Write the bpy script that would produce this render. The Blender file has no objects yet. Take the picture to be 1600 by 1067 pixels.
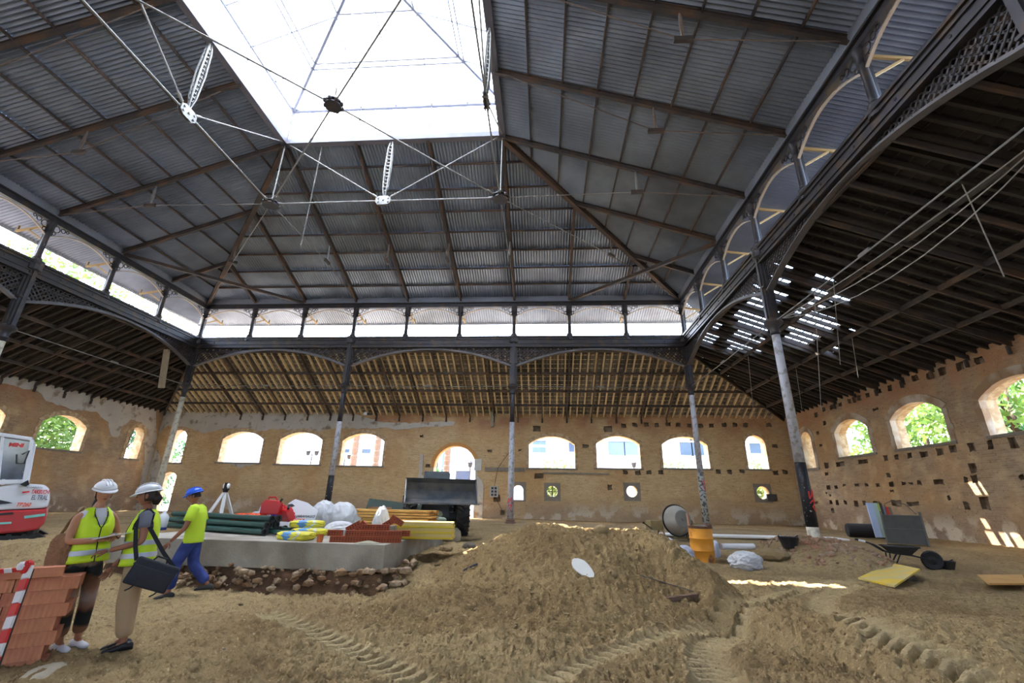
import bpy, bmesh, math, random
import numpy as np
from math import sin, cos, pi, radians as R, sqrt, atan2
from mathutils import Vector, Matrix
from mathutils.geometry import delaunay_2d_cdt
random.seed(7)
V = Vector
scn = bpy.context.scene
col = scn.collection

# ------------------------------------------------------------------ camera
FPX, PITCH, YAW, ROLL = 692.39, .3421, -.0761, -.0219
CAM = V((0, 0, 1.12))
F0 = V((sin(YAW)*cos(PITCH), cos(YAW)*cos(PITCH), sin(PITCH)))
R0 = V((cos(YAW), -sin(YAW), 0))
U0 = R0.cross(F0)
CR = R0*cos(ROLL) - U0*sin(ROLL)
CU = R0*sin(ROLL) + U0*cos(ROLL)
cd = bpy.data.cameras.new('camera'); cam = bpy.data.objects.new('camera', cd); col.objects.link(cam)
cam.matrix_world = Matrix((( CR.x, CU.x, -F0.x, CAM.x), (CR.y, CU.y, -F0.y, CAM.y), (CR.z, CU.z, -F0.z, CAM.z), (0, 0, 0, 1)))
cd.sensor_width = 36; cd.lens = FPX/1600*36; cd.clip_start = .05; cd.clip_end = 500
scn.camera = cam
# ------------------------------------------------------------------ light
w = bpy.data.worlds.new('sky'); scn.world = w; w.use_nodes = True
nt = w.node_tree; bg = nt.nodes['Background']
sky = nt.nodes.new('ShaderNodeTexSky'); sky.sky_type = 'NISHITA'; sky.sun_disc = False
sky.sun_elevation = R(59); sky.sun_rotation = R(-58); sky.dust_density = 4; sky.air_density = 1.0; sky.ozone_density = 1
hz_ = nt.nodes.new('ShaderNodeMix'); hz_.data_type = 'RGBA'; hz_.inputs[0].default_value = .35
hz_.inputs[7].default_value = (1.0, 1.0, 1.0, 1)
nt.links.new(sky.outputs[0], hz_.inputs[6]); nt.links.new(hz_.outputs[2], bg.inputs[0])
bg.inputs[1].default_value = 3.4
sl = bpy.data.lights.new('sun', 'SUN'); sl.energy = 30; sl.angle = R(.3); sl.color = (1, .95, .86)
so = bpy.data.objects.new('sun', sl); col.objects.link(so)
so.rotation_euler = V((8.05, -4.75, -17)).to_track_quat('-Z', 'Y').to_euler(); so.location = (-30, 30, 60)
scn.view_settings.view_transform = 'Standard'; scn.view_settings.look = 'None'
scn.view_settings.exposure = 0.36; scn.view_settings.gamma = 1; scn.view_settings.use_curve_mapping = False

def ray(px, py):
    return F0 + CR*((px-800)/FPX) + CU*((533.5-py)/FPX)
def gnd(px, py, z=0):
    r = ray(px, py); return CAM + r*((z-CAM.z)/r.z)
def atY(px, py, Y): r = ray(px, py); return CAM + r*(Y/r.y)
def atX(px, py, X): r = ray(px, py); return CAM + r*(X/r.x)

# ------------------------------------------------------------------ materials
def lin(c):
    return tuple(((v/255+.055)/1.055)**2.4 if v > 10 else v/255/12.92 for v in c)
MATS = {}
def M(name, c=(128,128,128), rough=.8, metal=0., var=.18, sc=4., bump=0., bsc=40., c2=None, msc=None, thr=(.4,.6), spec=.4, coat=0):
    """colour with fine mottling; c2 = second colour laid on in patches; bump = relief"""
    if name in MATS: return MATS[name]
    m = bpy.data.materials.new(name); m.use_nodes = True; t = m.node_tree; n = t.nodes; L = t.links
    b = n['Principled BSDF']; b.inputs['Roughness'].default_value = rough; b.inputs['Metallic'].default_value = metal
    b.inputs['Specular IOR Level'].default_value = spec; b.inputs['Coat Weight'].default_value = coat
    tc = n.new('ShaderNodeTexCoord')
    no = n.new('ShaderNodeTexNoise'); no.inputs['Scale'].default_value = sc; no.inputs['Detail'].default_value = 8; no.inputs['Roughness'].default_value = .65
    L.new(tc.outputs['Object'], no.inputs['Vector'])
    cl = V(lin(c)); mx = n.new('ShaderNodeMix'); mx.data_type = 'RGBA'
    mx.inputs[6].default_value = (*(cl*(1-var*1.6)), 1); mx.inputs[7].default_value = (*(cl*(1+var*1.6)), 1)
    L.new(no.outputs['Fac'], mx.inputs[0]); out = mx.outputs[2]
    if c2:
        n2 = n.new('ShaderNodeTexNoise'); n2.inputs['Scale'].default_value = msc or sc*.4; n2.inputs['Detail'].default_value = 6
        L.new(tc.outputs['Object'], n2.inputs['Vector'])
        mr = n.new('ShaderNodeMapRange'); mr.inputs[1].default_value = thr[0]; mr.inputs[2].default_value = thr[1]
        L.new(n2.outputs['Fac'], mr.inputs[0])
        m2 = n.new('ShaderNodeMix'); m2.data_type = 'RGBA'; L.new(mr.outputs[0], m2.inputs[0]); L.new(out, m2.inputs[6])
        m2.inputs[7].default_value = (*lin(c2), 1); out = m2.outputs[2]
    L.new(out, b.inputs['Base Color'])
    if bump:
        n3 = n.new('ShaderNodeTexNoise'); n3.inputs['Scale'].default_value = bsc; n3.inputs['Detail'].default_value = 6
        L.new(tc.outputs['Object'], n3.inputs['Vector']); bp = n.new('ShaderNodeBump'); bp.inputs['Strength'].default_value = bump; bp.inputs['Distance'].default_value = .02
        L.new(n3.outputs['Fac'], bp.inputs['Height']); L.new(bp.outputs[0], b.inputs['Normal'])
    MATS[name] = m; return m

IRON = M('dark_iron', (58,57,62), .5, .3, .25, 3, c2=(84,70,58), msc=2.2, thr=(.52,.72))
IRON2 = M('rusty_iron', (66,60,58), .7, .1, .3, 2.5, c2=(92,72,58), msc=1.4, thr=(.45,.65))
RODM = M('galvanised_rod', (130,130,128), .5, .3, .15, 6)
RODD = M('dull_rod', (112,100,92), .7, .2, .2, 6)
PLATE = M('flashing_plate', (122,127,138), .6, .2, .2, 1.2, c2=(176,122,66), msc=.55, thr=(.55,.63))
SHEET = M('corrugated_zinc', (144,156,174), .38, .5, .22, .8, c2=(110,118,132), msc=.35, thr=(.45,.7))
CREAM = M('cream_strip', (168,156,142), .7, 0, .15, 4)
YSTEEL = M('ochre_bracket', (170,146,104), .7, 0, .15, 4)
WFRAME = M('pale_lantern_frame', (98,98,108), .55, .1, .12, 3)
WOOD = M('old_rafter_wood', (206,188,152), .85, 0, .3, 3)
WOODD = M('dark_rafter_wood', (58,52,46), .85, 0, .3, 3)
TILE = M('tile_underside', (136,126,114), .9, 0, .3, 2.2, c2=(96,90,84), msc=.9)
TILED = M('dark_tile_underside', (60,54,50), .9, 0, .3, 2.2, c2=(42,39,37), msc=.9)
PLASTER = M('old_plaster', (188,182,172), .9, 0, .14, 1.5, .5, 12, c2=(140,126,108), msc=2.2, thr=(.55,.68))
CONC = M('concrete', (172,166,154), .9, 0, .12, 2.5, .4, 25, c2=(140,132,120), msc=1.2)
TRIMB = M('window_brick_trim', (204,180,146), .9, 0, .2, 9, .6, 30, c2=(176,146,108), msc=5)
SILLM = M('cement_patch', (138,130,118), .95, 0, .2, 5, .5, 20)
DARKREC = M('broken_brick_core', (108,84,62), 1, 0, .35, 8, .8, 30, c2=(134,118,98), msc=3)
def brickmat(name, axis, base=(214,184,136), alt=(190,156,110), mort=(200,182,150), low=(168,142,118)):
    m = bpy.data.materials.new(name); m.use_nodes = True; t = m.node_tree; n = t.nodes; L = t.links
    b = n['Principled BSDF']; b.inputs['Roughness'].default_value = .95; b.inputs['Specular IOR Level'].default_value = .15
    g = n.new('ShaderNodeNewGeometry'); sp = n.new('ShaderNodeSeparateXYZ'); L.new(g.outputs['Position'], sp.inputs[0])
    cb = n.new('ShaderNodeCombineXYZ'); L.new(sp.outputs[axis], cb.inputs[0]); L.new(sp.outputs[2], cb.inputs[1])
    br = n.new('ShaderNodeTexBrick'); br.inputs['Scale'].default_value = 1; br.inputs['Brick Width'].default_value = .27; br.inputs['Row Height'].default_value = .068
    br.inputs['Mortar Size'].default_value = .009; br.inputs['Bias'].default_value = -.1
    br.inputs['Color1'].default_value = (*lin(base), 1); br.inputs['Color2'].default_value = (*lin(alt), 1); br.inputs['Mortar'].default_value = (*lin(mort), 1)
    L.new(cb.outputs[0], br.inputs['Vector'])
    def noi(s, d=6):
        x = n.new('ShaderNodeTexNoise'); x.inputs['Scale'].default_value = s; x.inputs['Detail'].default_value = d; L.new(g.outputs['Position'], x.inputs['Vector']); return x
    def rng(src, a, bb, c0=0, c1=1):
        x = n.new('ShaderNodeMapRange'); x.inputs[1].default_value = a; x.inputs[2].default_value = bb; x.inputs[3].default_value = c0; x.inputs[4].default_value = c1; L.new(src, x.inputs[0]); return x.outputs[0]
    def mix(f, a, c, mode='MIX', k=None):
        x = n.new('ShaderNodeMix'); x.data_type = 'RGBA'; x.blend_type = mode
        if k is None: L.new(f, x.inputs[0])
        else: x.inputs[0].default_value = k
        L.new(a, x.inputs[6])
        if isinstance(c, tuple): x.inputs[7].default_value = (*lin(c), 1)
        else: L.new(c, x.inputs[7])
        return x.outputs[2]
    def mul(a, bb):
        x = n.new('ShaderNodeMath'); x.operation = 'MULTIPLY'; L.new(a, x.inputs[0]); L.new(bb, x.inputs[1]); return x.outputs[0]
    o = br.outputs['Color']
    # broad stains, redder rows near the top, dark damp and old paint low down
    o = mix(rng(noi(.35).outputs['Fac'], .42, .68, 0, .7), o, (190,148,100))
    o = mix(rng(noi(1.6).outputs['Fac'], .5, .75, 0, .55), o, (224,196,150))
    o = mix(mul(rng(sp.outputs[2], 4.6, 5.8), rng(noi(.8).outputs['Fac'], .38, .6, .1, .85)), o, (168,122,92))
    o = mix(mul(rng(sp.outputs[2], 1.5, .5), rng(noi(.6).outputs['Fac'], .3, .55, .2, .8)), o, low)
    o = mix(mul(rng(sp.outputs[2], 1.0, .4), rng(noi(1.3).outputs['Fac'], .53, .6)), o, (206,190,166))
    o = mix(rng(noi(14).outputs['Fac'], .62, .7, 0, .6), o, (96,70,50))
    o = mix(rng(noi(21).outputs['Fac'], .66, .72, 0, .7), o, (206,192,166))
    L.new(o, b.inputs['Base Color'])
    bp = n.new('ShaderNodeBump'); bp.inputs['Strength'].default_value = .7; bp.inputs['Distance'].default_value = .02
    hh = n.new('ShaderNodeMath'); hh.operation = 'MULTIPLY_ADD'; hh.inputs[1].default_value = -.6; L.new(br.outputs['Fac'], hh.inputs[0]); L.new(noi(18).outputs['Fac'], hh.inputs[2])
    L.new(hh.outputs[0], bp.inputs['Height']); L.new(bp.outputs[0], b.inputs['Normal'])
    return m
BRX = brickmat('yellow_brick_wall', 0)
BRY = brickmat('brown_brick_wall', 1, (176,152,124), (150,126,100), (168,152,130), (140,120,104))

# ------------------------------------------------------------------ mesh helpers
class MB:
    def __init__(s): s.v = []; s.f = []; s.m = []
    def face(s, idx, m=0): s.f.append(idx); s.m.append(m)
    def hexa(s, p, m=0):       # 8 points, bottom ring then top ring
        b = len(s.v); s.v += [tuple(q) for q in p]
        for q in ((3,2,1,0),(4,5,6,7),(0,1,5,4),(1,2,6,5),(2,3,7,6),(3,0,4,7)): s.face([b+i for i in q], m)
    def box(s, x0, x1, y0, y1, z0, z1, m=0, T=None):
        p = [V(q) for q in ((x0,y0,z0),(x1,y0,z0),(x1,y1,z0),(x0,y1,z0),(x0,y0,z1),(x1,y0,z1),(x1,y1,z1),(x0,y1,z1))]
        if T is not None: p = [T @ q for q in p]
        s.hexa(p, m)
    def bar(s, a, b, w, h, up=(0,0,1), m=0, off=0):      # rectangular bar from a to b; off shifts along up
        a = V(a); b = V(b); d = (b-a).normalized(); up = V(up); sd = d.cross(up)
        if sd.length < 1e-4: sd = d.cross(V((1,0,0)))
        sd.normalize(); u = sd.cross(d).normalized(); a = a+u*off; b = b+u*off; x = sd*w/2; y = u*h/2
        s.hexa([a-x-y, a+x-y, b+x-y, b-x-y, a-x+y, a+x+y, b+x+y, b-x+y], m)
    def rings(s, rr, m=0, caps=True, closed=False):
        n = len(rr[0]); b = len(s.v)
        for r in rr: s.v += [tuple(q) for q in r]
        k = len(rr)
        for i in range(k if closed else k-1):
            for j in range(n):
                a0 = b+i*n+j; a1 = b+i*n+(j+1) % n; c0 = b+((i+1) % k)*n+j; c1 = b+((i+1) % k)*n+(j+1) % n
                s.face([a0, a1, c1, c0], m)
        if caps and not closed:
            s.face([b+j for j in range(n)][::-1], m); s.face([b+(k-1)*n+j for j in range(n)], m)
    def tube(s, pts, r, n=8, m=0, caps=True, closed=False, flat=1.):
        pts = [V(p) for p in pts]; rr = []; k = len(pts); prev = None
        for i, p in enumerate(pts):
            if closed: d = pts[(i+1) % k]-pts[i-1]
            else: d = pts[min(i+1, k-1)]-pts[max(i-1, 0)]
            d.normalize()
            if prev is None:
                x = d.cross(V((0,0,1)))
                if x.length < 1e-3: x = d.cross(V((1,0,0)))
            else: x = prev-d*prev.dot(d)
            x.normalize(); prev = x.copy(); y = d.cross(x); q = r[i] if isinstance(r, (list, tuple)) else r
            rr.append([p+x*q*cos(2*pi*j/n)+y*q*flat*sin(2*pi*j/n) for j in range(n)])
        s.rings(rr, m, caps, closed)
    def lathe(s, prof, n=16, T=None, m=0, caps=True):   # profile of (r, z)
        rr = [[V((r*cos(2*pi*j/n), r*sin(2*pi*j/n), z)) for j in range(n)] for r, z in prof]
        if T is not None: rr = [[T @ q for q in r] for r in rr]
        s.rings(rr, m, caps)
    def prism(s, loop, thick, T=None, m=0):            # loop in xz plane, thickness along y (centred)
        a = [V((x, -thick/2, z)) for x, z in loop]; b = [V((x, thick/2, z)) for x, z in loop]
        if T is not None: a = [T @ q for q in a]; b = [T @ q for q in b]
        s.rings([a, b], m)
    def build(s, name, mats, parent=None, smooth=False, bevel=0):
        me = bpy.data.meshes.new(name); me.from_pydata([tuple(v) for v in s.v], [], s.f)
        if not isinstance(mats, (list, tuple)): mats = [mats]
        for x in mats: me.materials.append(x)
        if len(mats) > 1: me.polygons.foreach_set('material_index', s.m)
        me.update(); bm = bmesh.new(); bm.from_mesh(me); bmesh.ops.recalc_face_normals(bm, faces=bm.faces)
        if bevel: bmesh.ops.bevel(bm, geom=bm.edges[:], offset=bevel, segments=2, affect='EDGES', profile=.6)
        bm.to_mesh(me); bm.free()
        if smooth: me.shade_smooth() if smooth is True else me.shade_auto(smooth) if hasattr(me, 'shade_auto') else me.shade_smooth()
        if smooth and smooth is not True:
            pass
        o = bpy.data.objects.new(name, me); col.objects.link(o); o.parent = parent; return o
def smooth_by_angle(o, ang=40):
    me = o.data; bm = bmesh.new(); bm.from_mesh(me)
    for f in bm.faces: f.smooth = True
    for e in bm.edges:
        if len(e.link_faces) == 2 and e.calc_face_angle(0) > R(ang): e.smooth = False
    bm.to_mesh(me); bm.free(); return o
def tag(o, label=None, cat=None, group=None, kind=None):
    if label: o['label'] = label
    if cat: o['category'] = cat
    if group: o['group'] = group
    if kind: o['kind'] = kind
    return o
def empty(name, loc=(0,0,0), rz=0, label=None, cat=None, group=None, kind=None):
    o = bpy.data.objects.new(name, None); col.objects.link(o); o.location = loc; o.rotation_euler.z = rz; o.empty_display_size = .2
    return tag(o, label, cat, group, kind)
def kids(o): return [c for c in ALLC.get(o.name, [])]
def copy_tree(o, parent=None):
    c = o.copy(); col.objects.link(c); c.parent = parent
    for ch in [x for x in o.children]: copy_tree(ch, c)
    return c
def inst(src, parent, M4=None, name=None):     # a copy of one part sharing its mesh
    c = bpy.data.objects.new(name or src.name.split('.')[0], src.data); col.objects.link(c); c.parent = parent
    if M4 is not None: c.matrix_local = M4
    return c
def rnd(a, b): return random.uniform(a, b)

# ------------------------------------------------------------------ building sizes
XL, BY, BX, YB = -20.45, 3.004, 3.128, 23.41
XR = XL+9*BX; YF = YB-9*BY
ZR, ZE, ZC, ZROOF, ZSKY = 9.75, 11.75, 6.9, 12.15, 15.45
YW, WL, WR, ZW, YFW = 28.68, -26.06, 14.88, 6.3, YF-5.3
RX, RY = 3*BX, 3*BY
SX0, SX1, SY1, SY0 = XL+RX, XR-RX, YB-RY, YF+RY

# ------------------------------------------------------------------ ground relief
_rng = np.random.RandomState(5); _tab = _rng.rand(256, 256)
def vnoise(x, y, s):
    x = np.asarray(x)*s+100; y = np.asarray(y)*s+100
    xi = np.floor(x).astype(int); yi = np.floor(y).astype(int); fx = x-xi; fy = y-yi
    fx = fx*fx*(3-2*fx); fy = fy*fy*(3-2*fy)
    g = lambda a, b: _tab[a % 256, b % 256]
    return (g(xi, yi)*(1-fx)+g(xi+1, yi)*fx)*(1-fy)+(g(xi, yi+1)*(1-fx)+g(xi+1, yi+1)*fx)*fy-.5
def fbm(x, y, s, o=4, g=.5):
    t = 0; a = 1
    for i in range(o): t = t+a*vnoise(x+i*17.3, y-i*9.1, s*2**i); a *= g
    return t
def sstep(a, b, x): t = np.clip((x-a)/(b-a), 0, 1); return t*t*(3-2*t)
SLABP = [gnd(602, 851, .32), gnd(693, 828, .32)]
S_FR = V((-2.9, 8.62)); S_BR = V((-2.35, 13.0)); S_FL = V((-8.0, 9.05)); S_BL = V((-8.2, 13.2))
def tracks():
    def P(l): return [gnd(a, b, -.42) for a, b in l]
    return [(P([(1135,1110),(1118,1060),(1105,1010),(1150,968),(1230,942),(1330,920),(1430,905)]), .55),
            (P([(740,1110),(880,1050),(990,1005),(1090,975),(1180,950),(1240,935)]), .4),
            (P([(420,955),(510,990),(600,1030),(720,1090)]), .5),
            (P([(1560,1090),(1400,1030),(1300,980),(1290,950),(1340,925)]), .5)]
TRK = tracks()
def track_h(x, y):
    h = np.zeros_like(x); mask = np.zeros_like(x)
    for pts, wd in TRK:
        fine = []
        for i in range(len(pts)-1):
            p0 = pts[max(i-1,0)]; p1 = pts[i]; p2 = pts[i+1]; p3 = pts[min(i+2,len(pts)-1)]
            for k in range(6):
                t = k/6; fine.append(.5*((2*p1)+(p2-p0)*t+(2*p0-5*p1+4*p2-p3)*t*t+(3*p1-p0-3*p2+p3)*t**3))
        s0 = 0
        for a, b in zip(fine[:-1], fine[1:]):
            dx, dy = b.x-a.x, b.y-a.y; l = sqrt(dx*dx+dy*dy)
            if l < 1e-5: continue
            sel = (np.abs(x-(a.x+b.x)/2) < l+wd) & (np.abs(y-(a.y+b.y)/2) < l+wd)
            if sel.any():
                xs = x[sel]-a.x; ys = y[sel]-a.y
                u = (xs*dx+ys*dy)/l; t = (-xs*dy+ys*dx)/l
                ok = (u >= -.01) & (u <= l+.01) & (np.abs(t) < wd/2)
                ph = (s0+u)/.17+np.abs(t)*2.2
                wv = np.clip(np.sin(2*pi*ph)*2.6, -1, 1)*.042-.03
                ed = sstep(wd/2, wd/2-.13, np.abs(t))
                hs = h[sel]; ms = mask[sel]; hs[ok] = (wv*ed)[ok]; ms[ok] = ed[ok]; h[sel] = hs; mask[sel] = ms
            s0 += l
    return h, mask
def pile_h(x, y):
    # ridge of the mound from (.0,8.3) to (2.3,8.0), higher at the left, long front apron
    wx = x+.35*fbm(x, y, .5, 2); wy = y+.35*fbm(x+30, y, .5, 2)
    ax, ay, bx_, by_ = .2, 9.6, 1.55, 9.5
    t = np.clip(((wx-ax)*(bx_-ax)+(wy-ay)*(by_-ay))/((bx_-ax)**2+(by_-ay)**2), 0, 1)
    cx = ax+t*(bx_-ax); cy = ay+t*(by_-ay); dx = wx-cx; dy = wy-cy
    fr = np.where(dy < 0, 1/(3.5-.9*sstep(.3, 1.8, wx)), 1/1.5); sd = np.where(dx < 0, 1/2.3, 1/1.9)
    d = np.sqrt((dx*sd)**2+(dy*fr)**2)
    h = 1.12*(1-d)**1.0*(1-.0*t)
    h = np.where(d < 1, .98*(1-d)**1.1, 0)
    h = np.minimum(h, .70+.06*fbm(x, y, 1.2, 2)-.05*t)
    # small side heap left of the main mound
    d2 = np.sqrt(((wx+1.2)/1.5)**2+((wy-7.5)/1.6)**2); h = np.maximum(h, .34*np.clip(1-d2, 0, 1))
    return h
def base_h(x, y):
    right = sstep(1.5, 4.5, x)
    edge = 7.9*right*0+ (8.85*(1-right)+6.3*right) + .25*fbm(x, y, .6, 2)
    wid = .32*(1-right)+3.0*right
    mid = sstep(-3.1, -2.5, x)*(1-right)*sstep(2.2, .8, x); edge = edge*(1-mid)+10.3*mid; wid = wid*(1-mid)+2.7*mid
    d = sstep(edge-wid, edge+.05, y)
    h = -.48+.42*d
    h = np.where(d >= 1, h+.06*sstep(edge, edge+3, y), h)
    h = h-.30*sstep(1.6, 3.4, x)*sstep(15.5, 12.0, y)*sstep(5.5, 8.0, y)
    # bank in front of the digger at the left
    h = h+ .5*np.clip(1-np.sqrt(((x+9.2)/2.4)**2+((y-8.2)/1.5)**2), 0, 1)+.5*np.clip(1-np.sqrt(((x+7.2)/1.3)**2+((y-6.1)/.9)**2), 0, 1)
    h = h+.55*np.clip(1-np.sqrt(((x+9.6)/1.9)**2+((y-13.2)/1.6)**2), 0, 1)**.8
    # low heap round the foot of the painted column
    h = h+.36*sstep(1.5, .45, np.sqrt(((x-7.35)/1.15)**2+((y-13.4)/1.7)**2))
    return h
def ground_h(x, y, fine=True):
    x = np.asarray(x, float); y = np.asarray(y, float)
    h = base_h(x, y)
    rough = .3+.25*sstep(14, 9, y)+.45*sstep(11, 8, y)*sstep(-6.0, -2.5, x+.0*y)*sstep(5.6, 3.2, x)
    h = h+.10*fbm(x, y, .45, 3)*(.4+.6*rough)
    if fine:
        tr, mk = track_h(x, y)
        c = np.abs(vnoise(x, y, 7))*2; c2 = np.abs(vnoise(x+5, y+3, 16))*2
        cl = (.06*np.clip(.45-c, 0, 1)*2+.045*np.clip(.5-c2, 0, 1)*2+.05*fbm(x, y, 2.6, 3)+.02*np.abs(vnoise(x, y, 27))+.014*vnoise(x, y, 40))
        h = h+cl*rough*(1-.93*mk)+tr
        h = h+.014*fbm(x, y, 5, 3)
    return h
def hz(x, y): return float(ground_h(np.array([x]), np.array([y]), False)[0]+pile_h(np.array([x]), np.array([y]))[0])
def onb(x, y): return float(ground_h(np.array([x]), np.array([y]), False)[0])
def sgnd(px, py):     # pixel on the relief, by marching
    z = -.3
    for k in range(12):
        p = gnd(px, py, z); z = z*.5+onb(p.x, p.y)*.5
    p = gnd(px, py, z); return V((p.x, p.y, onb(p.x, p.y)))

def dirtmat(name, c=(152,128,90), c2=(122,98,66), wet=(96,76,54)):
    m = M(name, c, .98, 0, .16, 3.0, 1.0, 45, c2=c2, msc=.55, thr=(.4,.68), spec=.1)
    t = m.node_tree; p = t.nodes['Principled BSDF']; src = p.inputs['Base Color'].links[0].from_socket; tc = t.nodes.new('ShaderNodeTexCoord')
    for sc, a, b, cc, k in ((9, .52, .7, wet, .55), (26, .56, .68, wet, .6), (38, .62, .7, (206,188,152), .5)):
        n2 = t.nodes.new('ShaderNodeTexNoise'); n2.inputs['Scale'].default_value = sc; n2.inputs['Detail'].default_value = 5; t.links.new(tc.outputs['Object'], n2.inputs['Vector'])
        mr = t.nodes.new('ShaderNodeMapRange'); mr.inputs[1].default_value = a; mr.inputs[2].default_value = b; mr.inputs[4].default_value = k; t.links.new(n2.outputs['Fac'], mr.inputs[0])
        mx = t.nodes.new('ShaderNodeMix'); mx.data_type = 'RGBA'; t.links.new(mr.outputs[0], mx.inputs[0]); t.links.new(src, mx.inputs[6]); mx.inputs[7].default_value = (*lin(cc), 1); src = mx.outputs[2]
    at = t.nodes.new('ShaderNodeAttribute'); at.attribute_name = 'compacted'; mm = t.nodes.new('ShaderNodeMath'); mm.operation = 'MULTIPLY'; mm.inputs[1].default_value = .38; t.links.new(at.outputs['Fac'], mm.inputs[0])
    mx = t.nodes.new('ShaderNodeMix'); mx.data_type = 'RGBA'; t.links.new(mm.outputs[0], mx.inputs[0]); t.links.new(src, mx.inputs[6]); mx.inputs[7].default_value = (*lin((196,178,138)), 1); src = mx.outputs[2]
    t.links.new(src, p.inputs['Base Color'])
    return m
DIRT = dirtmat('dry_earth', (158,137,100), (132,110,78))
DIRTP = dirtmat('mound_earth', (146,124,88), (122,101,70))
def grid_mesh(name, X, Y, Z, mat, parent=None):
    n, k = X.shape; co = np.stack([X, Y, Z], -1).reshape(-1, 3)
    i = np.arange(n*k).reshape(n, k); q = np.stack([i[:-1,:-1], i[1:,:-1], i[1:,1:], i[:-1,1:]], -1).reshape(-1, 4)
    me = bpy.data.meshes.new(name); me.vertices.add(len(co)); me.vertices.foreach_set('co', co.ravel().astype(np.float32))
    me.loops.add(q.size); me.loops.foreach_set('vertex_index', q.ravel().astype(np.int32))
    me.polygons.add(len(q)); me.polygons.foreach_set('loop_start', np.arange(0, q.size, 4, dtype=np.int32)); me.polygons.foreach_set('loop_total', np.full(len(q), 4, np.int32))
    me.update(calc_edges=True); me.shade_smooth(); me.materials.append(mat)
    o = bpy.data.objects.new(name, me); col.objects.link(o); o.parent = parent; return o
th = np.linspace(-62, 54, 1000)*pi/180; rr = np.concatenate([2.6*np.exp(np.linspace(0, 1, 400)*math.log(12/2.6)), 12.05*np.exp(np.linspace(0, 1, 60)*math.log(36/12.05))])
TH, RR = np.meshgrid(th, rr); X = RR*np.sin(TH); Y = RR*np.cos(TH)
floor = grid_mesh('floor', X, Y, ground_h(X, Y), DIRT)
def compact(o, x, y, k=1):
    a = o.data.attributes.new('compacted', 'FLOAT', 'POINT'); a.data.foreach_set('value', (track_h(x, y)[1]*k).ravel().astype(np.float32))
compact(floor, X, Y); tag(floor, kind='structure')
mb = MB(); mb.box(-27, 16, -10, 30, -1.2, -.9); mb.box(-120, 120, -60, 160, -1.6, -1.25)
g = mb.build('ground', M('pale_street', (112,112,112), .95, 0, .1, .4)); tag(g, kind='structure')
mb = MB(); mb.box(-26, 14.8, -9, 2.3, -.62, -.5); rf = mb.build('floor', DIRT); tag(rf, kind='structure')
xs = np.arange(-3.0, 4.8, .023); ys = np.arange(4.6, 11.6, .024); PX_, PY_ = np.meshgrid(xs, ys)
ph = pile_h(PX_, PY_)
cl = .035*np.clip(.42-np.abs(vnoise(PX_, PY_, 5))*2, 0, 1)+.045*np.clip(.4-np.abs(vnoise(PX_+3, PY_, 10))*2, 0, 1)+.07*fbm(PX_, PY_, 1.3, 4)+.03*np.abs(vnoise(PX_, PY_, 19))+.022*vnoise(PX_, PY_, 28)
PZ = ground_h(PX_, PY_)+ph+cl*np.clip(ph*6, 0, 1)-.03*(ph < .012)-.02
pile = grid_mesh('dirt_pile', PX_, PY_, PZ, DIRTP)
compact(pile, PX_, PY_, np.clip(1-ph*5, 0, 1)); tag(pile, 'broad mound of loose brown excavated earth in the middle of the hall', 'mound')
# ------------------------------------------------------------------ walls
def arch_loop(u0, u1, zs, zsp, zt, n=14):
    """opening outline: sill, jambs, segmental (or round) head"""
    m = (u0+u1)/2; h = (u1-u0)/2; r = zt-zsp
    if r > h*.95: pts = [(m+h*cos(a), zsp+r*sin(a)) for a in np.linspace(0, pi, n)]
    else:
        rad = (h*h+r*r)/(2*r); a0 = math.asin(h/rad); pts = [(m+rad*sin(a), zt-rad+rad*cos(a)) for a in np.linspace(a0, -a0, n)]
    return [(u0, zs), (u1, zs)] + [(float(a), float(b)) for a, b in pts]
def circ_loop(u, z, r, n=18): return [(u+r*cos(2*pi*k/n), z+r*sin(2*pi*k/n)) for k in range(n)]
def inpoly(p, L):
    x, y = p; c = False; n = len(L)
    for i in range(n):
        x0, y0 = L[i]; x1, y1 = L[i-1]
        if (y0 > y) != (y1 > y) and x < (x1-x0)*(y-y0)/(y1-y0)+x0: c = not c
    return c
def cdt(loops, holes):
    vs = []; es = []
    for L in loops+holes:
        b = len(vs); vs += [V(p) for p in L]; es += [(b+i, b+(i+1) % len(L)) for i in range(len(L))]
    r = delaunay_2d_cdt(vs, es, [], 0, 1e-5); out = []
    for f in r[2]:
        c = sum((r[0][i] for i in f), V((0, 0)))/len(f)
        if inpoly(c, loops[0]) and not any(inpoly(c, h) for h in holes): out.append(f)
    return r[0], out
FR = {'back': lambda u, d, z: V((u, YW+d, z)), 'right': lambda u, d, z: V((WR+d, u, z)), 'left': lambda u, d, z: V((WL-d, u, z)), 'front': lambda u, d, z: V((u, YFW-d, z))}
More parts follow.
